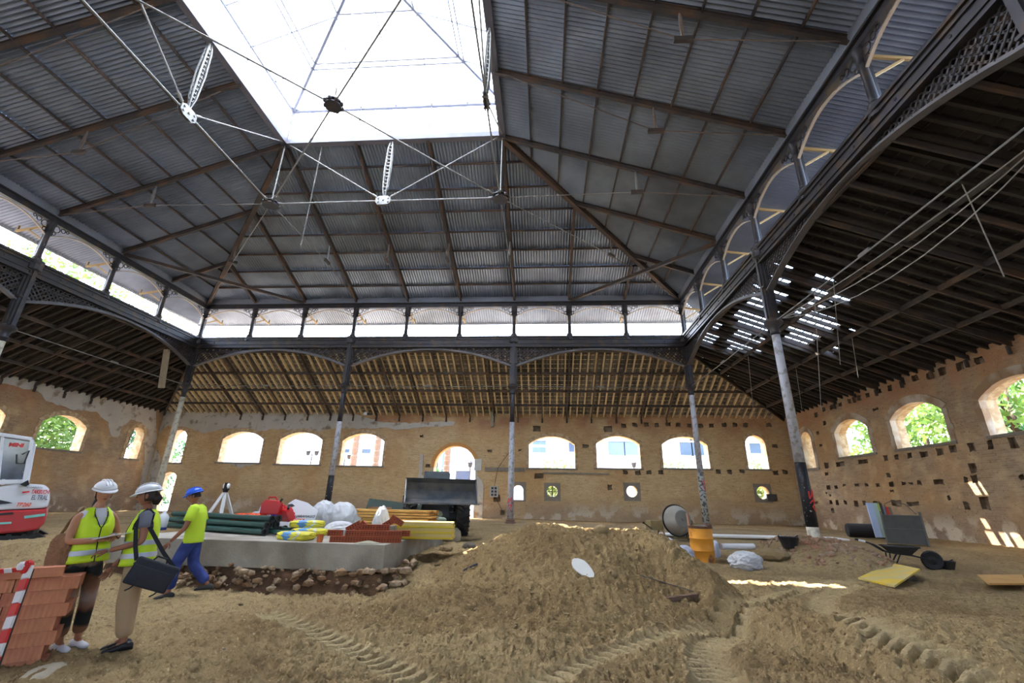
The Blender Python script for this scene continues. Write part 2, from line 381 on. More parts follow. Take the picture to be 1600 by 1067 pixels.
def wall(side, u0, u1, mat, opens, pockets, th=.55):
    P = FR[side]; mb = MB(); outer = [(u0, -.7), (u1, -.7), (u1, ZW+.2), (u0, ZW+.2)]
    pl = []
    for (u, z, w_, h_) in pockets:
        j = lambda: rnd(-.03, .03)
        L = [(u-w_/2+j(), z-h_/2+j()), (u+j(), z-h_/2+j()), (u+w_/2+j(), z-h_/2+j()), (u+w_/2+j(), z+j()), (u+w_/2+j(), z+h_/2+j()), (u+j(), z+h_/2+j()), (u-w_/2+j(), z+h_/2+j()), (u-w_/2+j(), z+j())]
        pl.append(L)
    vs, fs = cdt([outer], opens+pl); b = len(mb.v); mb.v += [P(p[0], 0, p[1]) for p in vs]
    for f in fs: mb.face([b+i for i in f])
    vs, fs = cdt([outer], opens); b = len(mb.v); mb.v += [P(p[0], th, p[1]) for p in vs]
    for f in fs: mb.face([b+i for i in f])
    for L in opens+[outer]: mb.rings([[P(p[0], 0, p[1]) for p in L], [P(p[0], th, p[1]) for p in L]], 1 if L is not outer else 0, False)
    for L in pl:
        mb.rings([[P(p[0], 0, p[1]) for p in L], [P(p[0], .16, p[1]) for p in L]], 2, False)
        b = len(mb.v); mb.v += [P(p[0], .16, p[1]) for p in L]; mb.face(list(range(b, b+len(L))), 2)
    o = mb.build('wall_'+side, [mat, TRIMB, DARKREC]); tag(o, kind='structure'); return o
WIN = 0
def window(side, L, lo=.0, wid=.2, sill=True, mat=None, d0=-.035):
    """brick band round the head and jambs, and the sill, of one opening"""
    global WIN; WIN += 1
    P = FR[side]; root = empty('window_%d' % WIN, kind='structure'); mb = MB()
    cx = sum(p[0] for p in L)/len(L); top = L[2:]; zmin = L[0][1]
    rs = []
    n = len(top); zsp = top[0][1]; m = (L[0][0]+L[1][0])/2; hw = (L[1][0]-L[0][0])/2
    def off(p, k):
        if p[1] <= zsp+1e-4 or True:
            v = V((p[0]-m, (p[1]-zsp)*1.0+.15*hw)); v = V((v.x/hw, v.y/max(.4, (top[n//2][1]-zsp)*1.0+.2)));
            nrm = V((v.x*.55, v.y)).normalized(); return (p[0]+nrm.x*k, p[1]+nrm.y*k)
    # voussoirs: one block after another round the head
    for i in range(n-1):
        a, c = [(m+(p_[0]-m)*.995, zsp+(p_[1]-zsp)*.985) for p_ in (top[i], top[i+1])]; a2, c2 = off(top[i], wid), off(top[i+1], wid); q = rnd(-.01, .012)
        mb.hexa([P(a[0], d0-q, a[1]), P(c[0], d0-q, c[1]), P(c[0], .2, c[1]), P(a[0], .2, a[1]), P(a2[0], d0-q, a2[1]), P(c2[0], d0-q, c2[1]), P(c2[0], .2, c2[1]), P(a2[0], .2, a2[1])])
    mb.build('window_arch', mat or TRIMB, root)
    for s, u in ((-1, L[0][0]), (1, L[1][0])):
        mb = MB(); z = zmin
        while z < zsp-.01:
            z2 = min(z+rnd(.16, .24), zsp); k = wid*rnd(.6, .85)
            a, b_ = sorted((u-s*.008, u+s*k)); q = rnd(-.01, .01)
            mb.hexa([P(a, d0-q, z), P(b_, d0-q, z), P(b_, .2, z), P(a, .2, z), P(a, d0-q, z2), P(b_, d0-q, z2), P(b_, .2, z2), P(a, .2, z2)]); z = z2
        mb.build('jamb', mat or TRIMB, root)
    if sill:
        mb = MB(); a, b_ = L[0][0]-.2, L[1][0]+.15
        mb.hexa([P(a, -.05, zmin-.1), P(b_, -.05, zmin-.1), P(b_, .5, zmin-.1), P(a, .5, zmin-.1), P(a, -.05, zmin+.004), P(b_, -.05, zmin+.004), P(b_, .5, zmin+.004), P(a, .5, zmin+.004)])
        mb.build('window_sill', SILLM, root)
    return root
# back wall
bo = []
for a, b_, z0, z1 in ((-21.4,-18.55,3.03,5.02), (-17.4,-14.5,2.98,5.03), (-13.15,-10.35,2.95,5.0), (-.97,1.92,3.0,4.95), (3.25,5.93,3.06,5.02), (7.28,10.05,3.12,5.02)):
    bo.append(arch_loop(a, b_, z0, z1-.5, z1))
bo.append(arch_loop(12.3, 13.5, 3.15, 4.55, 5.15)); bo.append(arch_loop(-25.1, -23.95, 2.95, 4.5, 5.1))
dl = arch_loop(-6.95, -4.3, -.1, 2.95, 4.27); bo.append(dl)
ldoor = arch_loop(-25.0, -24.0, -.1, 2.1, 2.35); bo.append(ldoor)
port = [circ_loop(.48, 1.62, .33), circ_loop(5.28, 1.72, .33), circ_loop(12.9, 1.8, .36), arch_loop(-1.95, -1.28, 1.1, 1.6, 1.95)]
def pkb(l):    # pixel list -> pockets of the back wall
    out = []
    for x, y, w_, h_ in l:
        p = atY(x, y, YW); out.append((p.x, p.z, w_, h_))
    return out
z4 = lambda x, y: (960+x/4.103, 640+y/4.103)
z3 = lambda x, y: (600+x/4, 640+y/4)
pk = [(*z4(x, y), .3, .24) for x, y in ((60,102),(130,97),(205,95),(272,98),(345,95),(410,97),(480,100),(550,103),(622,100),(703,96),(772,98),(840,98),(990,98),(70,402),(150,405),(222,402),(298,402),(665,398),(740,400),(817,395),(885,400),(1035,405),(1095,400),(1030,232))]
pk += [(*z3(x, y), w_, h_) for x, y, w_, h_ in ((955,118,.5,.35),(1400,122,.5,.36),(1260,228,.36,.22),(662,258,.3,.18),(968,412,.55,.32),(275,352,.3,.2),(850,252,.2,.12),(740,642,.3,.25),(706,552,.4,.4),(1412,485,.25,.3),(500,235,.2,.14),(235,165,.2,.14),(280,700,.2,.1))]
pk += [(308+3*i, 655+2*(i % 2), .22, .16) for i in (2, 9)]
pkB = [p for p in pkb(pk) if not any(inpoly((p[0]+a, p[1]+c), L) for L in bo+port for a in (-p[2]/2-.1, 0, p[2]/2+.1) for c in (-p[3]/2-.1, 0, p[3]/2+.1))]
wall('back', WL-.55, WR+.55, BRX, bo+port, pkB)
for L in bo[:6]: window('back', L, wid=.24)
for L in bo[6:8]: window('back', L, wid=.22)
# the arched doorway
DW = empty('door_1', kind='structure'); mb = MB(); n = len(dl)-2; top = dl[2:]; m = (dl[0][0]+dl[1][0])/2
for i in range(n-1):
    f = lambda p, k: (m+(p[0]-m)*k, 2.95+(p[1]-2.95)*k)
    a, c = top[i], top[i+1]; a2, c2 = f(a, 1.17), f(c, 1.17); q = rnd(0, .02)
    mb.hexa([(a[0], YW-.06-q, a[1]), (c[0], YW-.06-q, c[1]), (c[0], YW+.2, c[1]), (a[0], YW+.2, a[1]), (a2[0], YW-.06-q, a2[1]), (c2[0], YW-.06-q, c2[1]), (c2[0], YW+.2, c2[1]), (a2[0], YW+.2, a2[1])])
mb.build('door_arch', M('orange_brick_arch', (206,150,88), .9, 0, .2, 8, .5, 30), DW)
for s, u in ((-1, -6.95), (1, -4.3)):
    mb = MB()
    loop = [(u, -.1), (u+s*.55, -.1), (u+s*.55, 1.9), (u+s*.42, 2.2), (u+s*.12, 2.5), (u+s*.1, 2.95), (u, 2.95)] if s > 0 else [(u, -.1), (u-.95, -.1), (u-.95, 3.75), (u-.75, 3.7), (u-.7, 2.5), (u-.45, 2.1), (u-.15, 2.3), (u-.1, 2.9), (u, 2.9)]
    mb.prism(loop, .12, Matrix.Translation((0, YW-.05, 0))); mb.build('door_jamb', PLASTER, DW)
for k, (L, cx, cz) in enumerate(zip(port, (.48, 5.28, 12.9, -1.62), (1.62, 1.72, 1.8, 1.55))):
    WIN += 1; r = empty('window_%d' % WIN, kind='structure'); mb = MB(); a = .5
    sq = [(cx-a, cz-a-.05), (cx+a, cz-a-.05), (cx+a, cz+a), (cx-a, cz+a)]
    if k == 3: sq = [(cx-.5, cz-.55), (cx+.5, cz-.55), (cx+.5, cz+.6), (cx-.5, cz+.6)]
    vs, fs = cdt([sq], [L]); b = len(mb.v); mb.v += [V((p[0], YW-.03, p[1])) for p in vs]
    for f in fs: mb.face([b+i for i in f])
    mb.rings([[V((p[0], YW-.03, p[1])) for p in L], [V((p[0], YW+.1, p[1])) for p in L]], 0, False)
    mb.rings([[V((p[0], YW-.03, p[1])) for p in sq], [V((p[0], YW+.02, p[1])) for p in sq]], 0, False)
    mb.build('window_surround', SILLM, r)
    if k == 0: mb = MB(); mb.box(cx-.03, cx+.03, YW+.15, YW+.2, cz-.33, cz+.33); mb.box(cx-.33, cx+.33, YW+.15, YW+.2, cz-.02, cz+.02); mb.build('glazing_bar', IRON, r)
# right wall
ro = [arch_loop(a, b_, 3.45, z1-.5, z1) for a, b_, z1 in ((21.65,24.1,5.15), (17.55,20.2,5.15), (13.3,16.05,5.15), (9.2,11.9,5.15), (5.0,7.7,5.15), (1.0,3.7,5.15), (-3.0,-.3,5.15), (-7,-4.3,5.15))]
ro.append(arch_loop(26.2, 27.2, 3.1, 4.6, 5.1))
z5 = lambda x, y: (1200+x*.375, 560+y*.375)
pr = [(490,415,.3,.3),(535,412,.3,.26),(590,405,.3,.26),(650,398,.5,.24),(715,388,.35,.3),(770,378,.35,.35),(847,370,.3,.35),(927,362,.28,.38),(1020,350,.35,.42),(370,527,.4,.2),(410,527,.25,.18),(457,527,.25,.22),(515,525,.35,.25),(565,520,.28,.16),(594,521,.25,.1),(630,517,.25,.2),(712,515,.55,.24),(252,537,.4,.26),(283,537,.3,.2),(317,528,.3,.12),(860,503,.3,.3),(853,455,.3,.42),(502,487,.25,.2),(515,552,.28,.12),(262,600,.3,.26),(288,600,.3,.28),(323,600,.3,.24),(368,605,.4,.36),(402,603,.3,.24),(455,605,.55,.26),(535,602,.7,.3),(605,606,.8,.2),(827,613,.32,.28),(905,605,.4,.5),(925,645,.3,.3),(752,580,.15,.2),(270,635,.3,.3),(243,560,.2,.12),(260,572,.2,.14),(200,235,.4,.3),(232,213,.35,.28),(265,203,.35,.28),(300,192,.35,.26),(340,178,.35,.28),(380,165,.35,.28),(415,152,.35,.28),(463,137,.35,.28),(508,122,.35,.3),(560,102,.35,.3),(612,80,.35,.3),(672,72,.35,.32),(727,52,.4,.34),(800,33,.4,.36),(880,8,.4,.34),(235,268,.3,.26),(207,310,.3,.2),(220,363,.3,.14),(245,480,.4,.2),(245,445,.5,.34),(300,440,.8,.3),(395,430,.8,.24),(825,505,.2,.2),(1058,495,.2,.2),(180,440,.4,.12),(200,602,.5,.16),(115,604,.5,.12),(448,212,.4,.12)]
pkR = []
for x, y, w_, h_ in pr:
    p = atX(*z5(x, y), WR); pkR.append((p.y, p.z, w_*.8, h_*.8))
pkR = [p for p in pkR if not any(inpoly((p[0]+a, p[1]+c), L) for L in ro for a in (-p[2]/2-.1, 0, p[2]/2+.1) for c in (-p[3]/2-.1, 0, p[3]/2+.1))]
# pockets that touch each other are dropped so that every one keeps its own edge
keep = []
for p in pkR:
    if all(abs(p[0]-q[0]) > (p[2]+q[2])/2+.08 or abs(p[1]-q[1]) > (p[3]+q[3])/2+.08 for q in keep): keep.append(p)
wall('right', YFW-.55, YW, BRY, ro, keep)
PALE = M('pale_plaster_reveal', (196,182,164), .9, 0, .14, 3, .5, 14, c2=(160,130,100), msc=1.5)
for L in ro: window('right', L, wid=.3, mat=PALE)
# left wall
lo_ = [arch_loop(a, b_, 3.15, 4.45, 4.95) for a, b_ in ((21.35,23.75), (17.25,19.7), (13,15.5), (8.9,11.4), (4.8,7.3), (.6,3.1), (-3.6,-1.1), (-7.6,-5.1))]
lo_.append(arch_loop(26.55, 27.55, 3.05, 4.5, 5.0))
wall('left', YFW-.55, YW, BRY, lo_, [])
for L in lo_: window('left', L, wid=.24)
wall('front', WL-.55, WR+.55, BRX, [arch_loop(-24+4.1*i, -21.2+4.1*i, 3.0, 4.5, 5.0) for i in range(9)], [])

def plaster(name, side, pts, par, z_clip=None):
    P = FR[side]; L = []
    q = []
    for x, y in pts:
        p = atY(x, y, YW) if side == 'back' else atX(x, y, WL); q.append((p.x if side == 'back' else p.y, min(p.z, ZW)))
    for i in range(len(q)):
        a, b_ = q[i], q[(i+1) % len(q)]; l = math.hypot(b_[0]-a[0], b_[1]-a[1]); n = max(1, int(l/.18))
        for k in range(n):
            t = k/n; L.append((a[0]+(b_[0]-a[0])*t+(rnd(-.05, .05) if a[1] < ZW-.01 else 0), min(ZW, a[1]+(b_[1]-a[1])*t+(rnd(-.05, .05) if a[1] < ZW-.01 else 0))))
    vs, fs = cdt([L], []); mb = MB(); b = len(mb.v); mb.v += [P(p[0], -.025, p[1]) for p in vs]
    for f in fs: mb.face([b+i for i in f])
    mb.rings([[P(p[0], -.025, p[1]) for p in L], [P(p[0], .002, p[1]) for p in L]], 0, False)
    o = mb.build(name, PLASTER); o.parent = par; return o
wb = bpy.data.objects['wall_back']; wlft = bpy.data.objects['wall_left']
plaster('plaster_patch', 'back', [(244,640),(300,640),(400,640),(480,640),(555,640),(572,652),(600,660),(640,661),(712,658),(708,665),(660,667),(628,672),(604,668),(560,670),(530,668),(500,673),(470,672),(430,670),(405,674),(380,669),(350,669),(320,678),(296,668),(262,664),(245,680)], wb)
plaster('plaster_patch', 'back', [(244,700),(250,712),(252,745),(243,800),(216,815),(225,775)], wb)
plaster('plaster_patch', 'back', [(356,723),(400,724),(386,728),(375,731)], wb)
plaster('plaster_patch', 'left', [(0,575),(60,590),(120,605),(180,625),(243,640),(244,682),(238,720),(228,780),(215,830),(204,830),(216,775),(224,722),(226,700),(222,660),(205,656),(192,665),(184,684),(172,680),(168,660),(150,643),(110,640),(72,626),(60,610),(30,606),(0,598)], wlft)

# ------------------------------------------------------------------ the ring of columns: girders, arches, clerestory posts
SIDES = {'back': (V((XL, YB, 0)), 0, 1.0, BX), 'right': (V((XR, YB, 0)), -pi/2, BY/BX, BY), 'left': (V((XL, YF, 0)), pi/2, BY/BX, BY), 'front': (V((XR, YF, 0)), pi, 1.0, BX)}
def SM(side, u=0, z=0, outw=0):   # matrix of a bay frame: x along the ring, y outwards
    o, rz, sx, st = SIDES[side]; Mx = Matrix.Translation(o) @ Matrix.Rotation(rz, 4, 'Z'); return Mx @ Matrix.Translation((u*st, outw, z)) @ Matrix.Diagonal((sx, 1, 1, 1))
B = BX
protos = {}
def arch_z(x): t = (x-1.5*B)/(1.5*B-.2); return 8.05+.95*(1-min(1, t*t))
def mk_protos():
    mb = MB(); mb.box(0, 3*B, -.09, .09, 9.12, 9.72); mb.box(0, 3*B, -.2, .2, 9.66, 9.75); mb.box(0, 3*B, -.14, .14, 9.56, 9.66); mb.box(0, 3*B, -.13, .13, 9.3, 9.35); mb.box(0, 3*B, -.18, .18, 9.1, 9.17)
    for i in range(13): mb.lathe([(.035, 0), (.04, .02), (.01, .03)], 8, Matrix.Translation((B*.12+i*B*.23, -.09, 9.45)) @ Matrix.Rotation(pi/2, 4, 'X')) if i % 2 else None
    protos['girder'] = mb.build('girder', IRON)
    mb = MB(); pitch = .2
    def clip(x0, sgn):   # diagonal through (x0, 9.12) going down
        z = 9.12; x = x0; st = .02
        while z > 7.9 and .15 < x < 3*B-.15 and z > arch_z(x)+.02: x += sgn*st; z -= st
        return (x0, 9.12), (x, z)
    for i in range(int(3*B/pitch)+1):
        for sgn in (-1, 1):
            a, c = clip(i*pitch+.1, sgn)
            if a[1]-c[1] > .06 and .15 < a[0] < 3*B-.15: mb.bar((a[0], .01*sgn, a[1]), (c[0], .01*sgn, c[1]), .045, .02, (0, 1, 0))
    for s, x in ((1, .15), (-1, 3*B-.15)):
        for k in range(6):
            z = 9.12-pitch*(k+.5)*1.0; xx = x; zz = z
            while zz > arch_z(xx)+.02 and zz > 7.9: xx += s*.02; zz -= .02
            if z-zz > .06: mb.bar((x, .01*s, z), (xx, .01*s, zz), .045, .02, (0, 1, 0))
    for r_ in range(12):
        for i in range(96):
            x = i*pitch/1+(0 if r_ % 2 == 0 else pitch/2)+.1-pitch; z = 9.12-r_*pitch/2
            if .2 < x < 3*B-.2 and z > arch_z(x)+.05:
                b = len(mb.v); q = .052; mb.v += [(x-q, 0, z), (x, 0, z-q), (x+q, 0, z), (x, 0, z+q), (x, -.05, z), (x, .05, z)]
                for f in ((0,1,4),(1,2,4),(2,3,4),(3,0,4),(1,0,5),(2,1,5),(3,2,5),(0,3,5)): mb.face([b+k for k in f])
    protos['lattice'] = mb.build('lattice_spandrel', IRON)
    mb = MB(); N = 36
    for i in range(N):
        a = .15+(3*B-.3)*i/N; c = .15+(3*B-.3)*(i+1)/N; za, zc = arch_z(a), arch_z(c)
        mb.hexa([(a, -.11, za-.04), (c, -.11, zc-.04), (c, .11, zc-.04), (a, .11, za-.04), (a, -.11, za), (c, -.11, zc), (c, .11, zc), (a, .11, za)])
        mb.hexa([(a, -.03, za), (c, -.03, zc), (c, .03, zc), (a, .03, za), (a, -.03, za+.09), (c, -.03, zc+.09), (c, .03, zc+.09), (a, .03, za+.09)])
    protos['flange'] = mb.build('arch_flange', M('dusty_iron_flange', (92,90,94), .5, .3, .2, 3))
    mb = MB(); mb.lathe([(.2, 9.55), (.2, 9.68), (.13, 9.74), (.17, 9.8), (.17, 9.9), (.12, 9.95), (.1, 10.0), (.115, 10.05), (.1, 10.1), (.095, 11.1), (.12, 11.14), (.1, 11.2), (.12, 11.4), (.17, 11.5), (.17, 11.62), (.1, 11.62)], 12)
    mb.box(-.05, .05, .05, .16, 9.8, 11.5)
    protos['post'] = smooth_by_angle(mb.build('clerestory_post', IRON), 35)
    mb = MB(); mb.box(0, B, -.1, .1, 11.6, 11.66); mb.box(0, B, -.05, .05, 11.66, 11.84); mb.box(0, B, -.14, .14, 11.84, 11.9)
    protos['beam'] = mb.build('top_beam', IRON)
    mb = MB(); N = 16
    def az(x): t = (x-B/2)/(B/2-.1); return 11.0+.5*(1-t*t)
    for i in range(N):
        a = .1+(B-.2)*i/N; c = .1+(B-.2)*(i+1)/N; mb.hexa([(a, -.04, az(a)-.02), (c, -.04, az(c)-.02), (c, .04, az(c)-.02), (a, .04, az(a)-.02), (a, -.04, az(a)+.02), (c, -.04, az(c)+.02), (c, .04, az(c)+.02), (a, .04, az(a)+.02)])
    protos['arc'] = mb.build('arch_strip', CREAM)
    mb = MB()
    for s in (0, 1):
        for (x, z, r_) in ((.24, 11.42, .14), (.5, 11.5, .09), (.68, 11.54, .055), (.2, 11.2, .07)):
            xx = x if s == 0 else B-x
            mb.tube([(xx+r_*cos(t), 0, z+r_*sin(t)) for t in np.linspace(0, 2*pi, 10, endpoint=False)], .018, 5, closed=True)
    for s in (0, 1):
        f = lambda x: x if s == 0 else B-x
        mb.hexa([(f(.1), -.02, az(.1)), (f(.16), -.02, az(.16)), (f(.16), .02, az(.16)), (f(.1), .02, az(.1)), (f(.1), -.02, 11.6), (f(.16), -.02, 11.6), (f(.16), .02, 11.6), (f(.1), .02, 11.6)])
    protos['scroll'] = mb.build('scroll_bracket', IRON)
    mb = MB(); mb.box(0, B, -.16, -.13, 11.9, 12.22); mb.box(0, B, -.16, -.06, 11.88, 11.91)
    protos['plate'] = mb.build('flashing_plate', PLATE)
    mb = MB(); sl_ = .36
    mb.bar((0, .12, 11.45), (0, 1.5, 11.24), .06, .09); mb.bar((0, .1, 10.75), (0, .95, 11.28), .05, .06); mb.bar((0, .1, 10.6), (0, .1, 11.5), .06, .05, (0, 1, 0)); mb.bar((0, 1.45, 11.24), (0, 1.45, 11.5), .06, .05, (0, 1, 0))
    protos['outrigger'] = mb.build('eave_bracket', YSTEEL)
mk_protos()
used = set()
def use(key, parent, Mx):
    src = protos[key]
    if key not in used: used.add(key); src.parent = parent; src.matrix_local = Mx; return src
    return inst(src, parent, Mx)
for n_, side in enumerate(('back', 'right', 'left', 'front')):
    tr = empty('trim_%d' % (n_+1), kind='structure')
    for k in range(3):
        Mx = SM(side, 3*k); use('girder', tr, Mx); use('lattice', tr, Mx); use('flange', tr, Mx)
    for k in range(9):
        Mx = SM(side, k); use('beam', tr, Mx); use('arc', tr, Mx); use('scroll', tr, Mx); use('plate', tr, Mx)
        o, rz, sx, st = SIDES[side]; Mp = Matrix.Translation(o) @ Matrix.Rotation(rz, 4, 'Z') @ Matrix.Translation((k*st, 0, 0))
        use('post', tr, Mp); use('outrigger', tr, Mp)

# ------------------------------------------------------------------ main roof
ceil_ = empty('ceiling', kind='structure'); FASC = M('pale_eave_gutter', (206,208,212), .5, .1, .1, 2)
for side in ('back', 'right', 'left', 'front'):
    o, rz, sx, st = SIDES[side]; run = RY if side in ('back', 'front') else RX; ku = (RX/RY if side in ('back', 'front') else RY/RX); Lu = 9*st
    Mx = Matrix.Translation(o) @ Matrix.Rotation(rz, 4, 'Z'); sl_ = (ZSKY-ZROOF)/run
    P = lambda u, v, dz=0: Mx @ V((u, -v, ZROOF+sl_*v+dz))
    nw = 22   # corrugations per bay
    ovh = 1.55 if side == 'right' else 2.0; rows = [(-ovh, .15)]+[(run*j/4-.08, run*(j+1)/4) for j in range(4)]
    for k in range(-1, 10):
        for ri, (va, vb) in enumerate(rows):
            us = np.linspace(k*st, (k+1)*st, nw*4+1); A = []; Bt = []; dz0 = .02*ri
            for j, u in enumerate(us):
                vt = min(vb, u/ku, (Lu-u)/ku) if ri else min(vb, u/ku, (Lu-u)/ku)
                vs_ = va
                wz = .03*sin(2*pi*j/4)
                if vt <= vs_: vt = vs_
                A.append((u, vs_, wz-dz0*0+.0)); Bt.append((u, vt, wz))
            if all(b_[1]-a[1] < .01 for a, b_ in zip(A, Bt)): continue
            mb = MB(); mb.v = [P(*q) for q in A]+[P(q[0], q[1], q[2]-.03) for q in Bt]; n = len(A)
            for j in range(n-1):
                if Bt[j][1]-A[j][1] > .001 or Bt[j+1][1]-A[j+1][1] > .001: mb.face([j, j+1, n+j+1, n+j])
            ob = mb.build('roof_sheet', SHEET, ceil_)
    for k in range(-1, 10):
        mb = MB(); a, c = P(k*st, -ovh-.01, -.02), P((k+1)*st, -ovh-.01, -.02); mb.bar(a, c, .03, .16); mb.build('eave_fascia', FASC, ceil_)
    for i in range(10):      # rafters
        ve = min(run, i*st/ku if i else 0, (9-i)*st/ku if i < 9 else 0)
        if ve <= .5: continue
        mb = MB(); a, c = P(i*st, -.1, -.17), P(i*st, ve, -.17); nn = Mx.to_3x3() @ V((0, sl_, 1)).normalized()
        mb.bar(a, c, .035, .2, nn); mb.bar(a, c, .12, .02, nn, off=-.1); mb.bar(a, c, .12, .02, nn, off=.1); mb.build('roof_rafter', IRON2, ceil_)
    for j in range(1, 8):    # purlins
        v = run*j/8; mb = MB(); a, c = P(v*ku, v, -.07), P(Lu-v*ku, v, -.07); mb.bar(a, c, .05, .09, (0, 0, 1)); mb.build('purlin', IRON2, ceil_)
for (cx, cy, sx_, sy_) in ((XL, YB, SX0, SY1), (XR, YB, SX1, SY1), (XL, YF, SX0, SY0), (XR, YF, SX1, SY0)):
    mb = MB(); a, c = V((cx, cy, ZROOF-.2)), V((sx_, sy_, ZSKY-.2)); mb.bar(a, c, .06, .3); mb.bar(a, c, .2, .03, off=-.15); mb.bar(a, c, .2, .03, off=.13); mb.build('hip_rafter', IRON2, ceil_)
# corner braces at the top of the ring, two bays out
for a, c in (((XL+2*BX, YB), (XL, YB-2*BY)), ((XR-2*BX, YB), (XR, YB-2*BY))):
    mb = MB(); mb.bar((*a, 11.95), (*c, 11.95), .14, .16); mb.build('corner_brace', IRON2, ceil_)
# short hanging struts with their own tie rods under the middle rafters
def sag_truss(side, i, top_v=None, knot=None):
    o, rz, sx, st = SIDES[side]; run = RY if side in ('back', 'front') else RX; ku = (RX/RY if side in ('back', 'front') else RY/RX)
    Mx = Matrix.Translation(o) @ Matrix.Rotation(rz, 4, 'Z'); sl_ = (ZSKY-ZROOF)/run
    P = lambda u, v, dz=0: Mx @ V((u, -v, ZROOF+sl_*v+dz))
    ve = min(run, i*st/ku if i else 0, (9-i)*st/ku if i < 9 else 0)
    if i in (2, 7): return
    v = 4.1; q = P(i*st, v, -1.25); t = P(i*st, v, -.3)
    mb = MB(); mb.tube([t, t+(q-t)*.3, t+(q-t)*.5, t+(q-t)*.7, q], [.03, .05, .06, .05, .03], 6); mb.build('strut', RODM if knot else RODD, ceil_)
    d = Mx.to_3x3() @ V((0, 1, 0)); mb = MB(); mb.hexa([q+d*a+V((0, 0, b))+Mx.to_3x3() @ V((c, 0, 0)) for b in (-.07, .07) for a, c in ((-.24, -.05), (.24, -.05), (.24, .05), (-.24, .05))]); mb.build('node_plate', IRON2, ceil_)
    foot = P(i*st, .25, -.25); mb = MB(); mb.tube([q, foot], .018, 6); mb.build('tie_rod', RODD, ceil_)
    e = knot or P(i*st, min(ve, run)*.93, -.3); mb = MB(); mb.tube([q, e], .018, 6); mb.build('tie_rod', RODM if knot else RODD, ceil_)
ZK = 12.25
KN = {(a, b): V((a, b, ZK)) for a in (SX0, SX1) for b in (SY0, SY1)}
for i, kn in ((3, KN[SX0, SY1]), (6, KN[SX1, SY1])): sag_truss('back', i, knot=kn)
for i in (4, 5): sag_truss('back', i)
for i, kn in ((3, KN[SX1, SY1]), (6, KN[SX1, SY0])): sag_truss('right', i, knot=kn)
for i in (4, 5): sag_truss('right', i)
for i, kn in ((6, KN[SX0, SY1]), (3, KN[SX0, SY0])): sag_truss('left', i, knot=kn)
for i in (4, 5): sag_truss('left', i)
# hip ties
for (cx, cy), kk in (((XL, YB), (SX0, SY1)), ((XR, YB), (SX1, SY1))):
    kn = KN[kk]; f = .47; h_ = V((cx+(kk[0]-cx)*f, cy+(kk[1]-cy)*f, ZROOF+(ZSKY-ZROOF)*f-1.3)); t = V((h_.x, h_.y, h_.z+1.0))
    mb = MB(); mb.tube([kn, h_], .02, 6); mb.build('tie_rod', RODM, ceil_); mb = MB(); mb.tube([h_, V((cx, cy, ZROOF-.25))], .02, 6); mb.build('tie_rod', RODD, ceil_)
    mb = MB(); mb.tube([t, t.lerp(h_, .5), h_], [.03, .055, .03], 6); mb.build('strut', RODD, ceil_)
    mb = MB(); mb.box(-.2, .2, -.06, .06, -.07, .07, T=Matrix.Translation(h_) @ Matrix.Rotation(pi/4, 4, 'Z')); mb.build('node_plate', IRON2, ceil_)

# the big suspended tie frame under the lantern
TF = empty('tie_frame', (0, 0, 0), label='pale steel rod frame hung as a square with crossed diagonals under the skylight lantern', cat='truss')
def rod(a, b_, r=.03, m=RODM): mb = MB(); mb.tube([a, b_], r, 8); mb.tube([V(a).lerp(V(b_), .06), V(a).lerp(V(b_), .1)], r*1.8, 8); return mb.build('tie_rod', m, TF)
def knot(p, mat=IRON, r=.3):
    mb = MB(); mb.lathe([(r, -.09), (r, -.05), (r*.72, -.05), (r*.72, .05), (r, .05), (r, .09)], 14, Matrix.Translation(p))
    for k in range(8):
        a = k*pi/4; mb.lathe([(.05, -.06), (.07, 0), (.05, .06)], 8, Matrix.Translation(V(p)+V((r*1.02*cos(a), r*1.02*sin(a), 0))))
    return mb.build('rod_knot', mat, TF)
CTR = V(((SX0+SX1)/2, (SY0+SY1)/2, ZK+.1))
for kp in KN.values():
    knot(kp); rod(kp, CTR, .028); rod(kp, (kp.x, kp.y, ZSKY-.15), .028)
knot(CTR, IRON, .25); rod(CTR, (CTR.x, CTR.y, 18.9), .015, RODD)
mids = {'b': (V((CTR.x, SY1, ZK)), (SX0, SY1), (SX1, SY1)), 'l': (V((SX0, CTR.y, ZK)), (SX0, SY0), (SX0, SY1)), 'r': (V((SX1, CTR.y, ZK)), (SX1, SY0), (SX1, SY1)), 'f': (V((CTR.x, SY0, ZK)), (SX0, SY0), (SX1, SY0))}
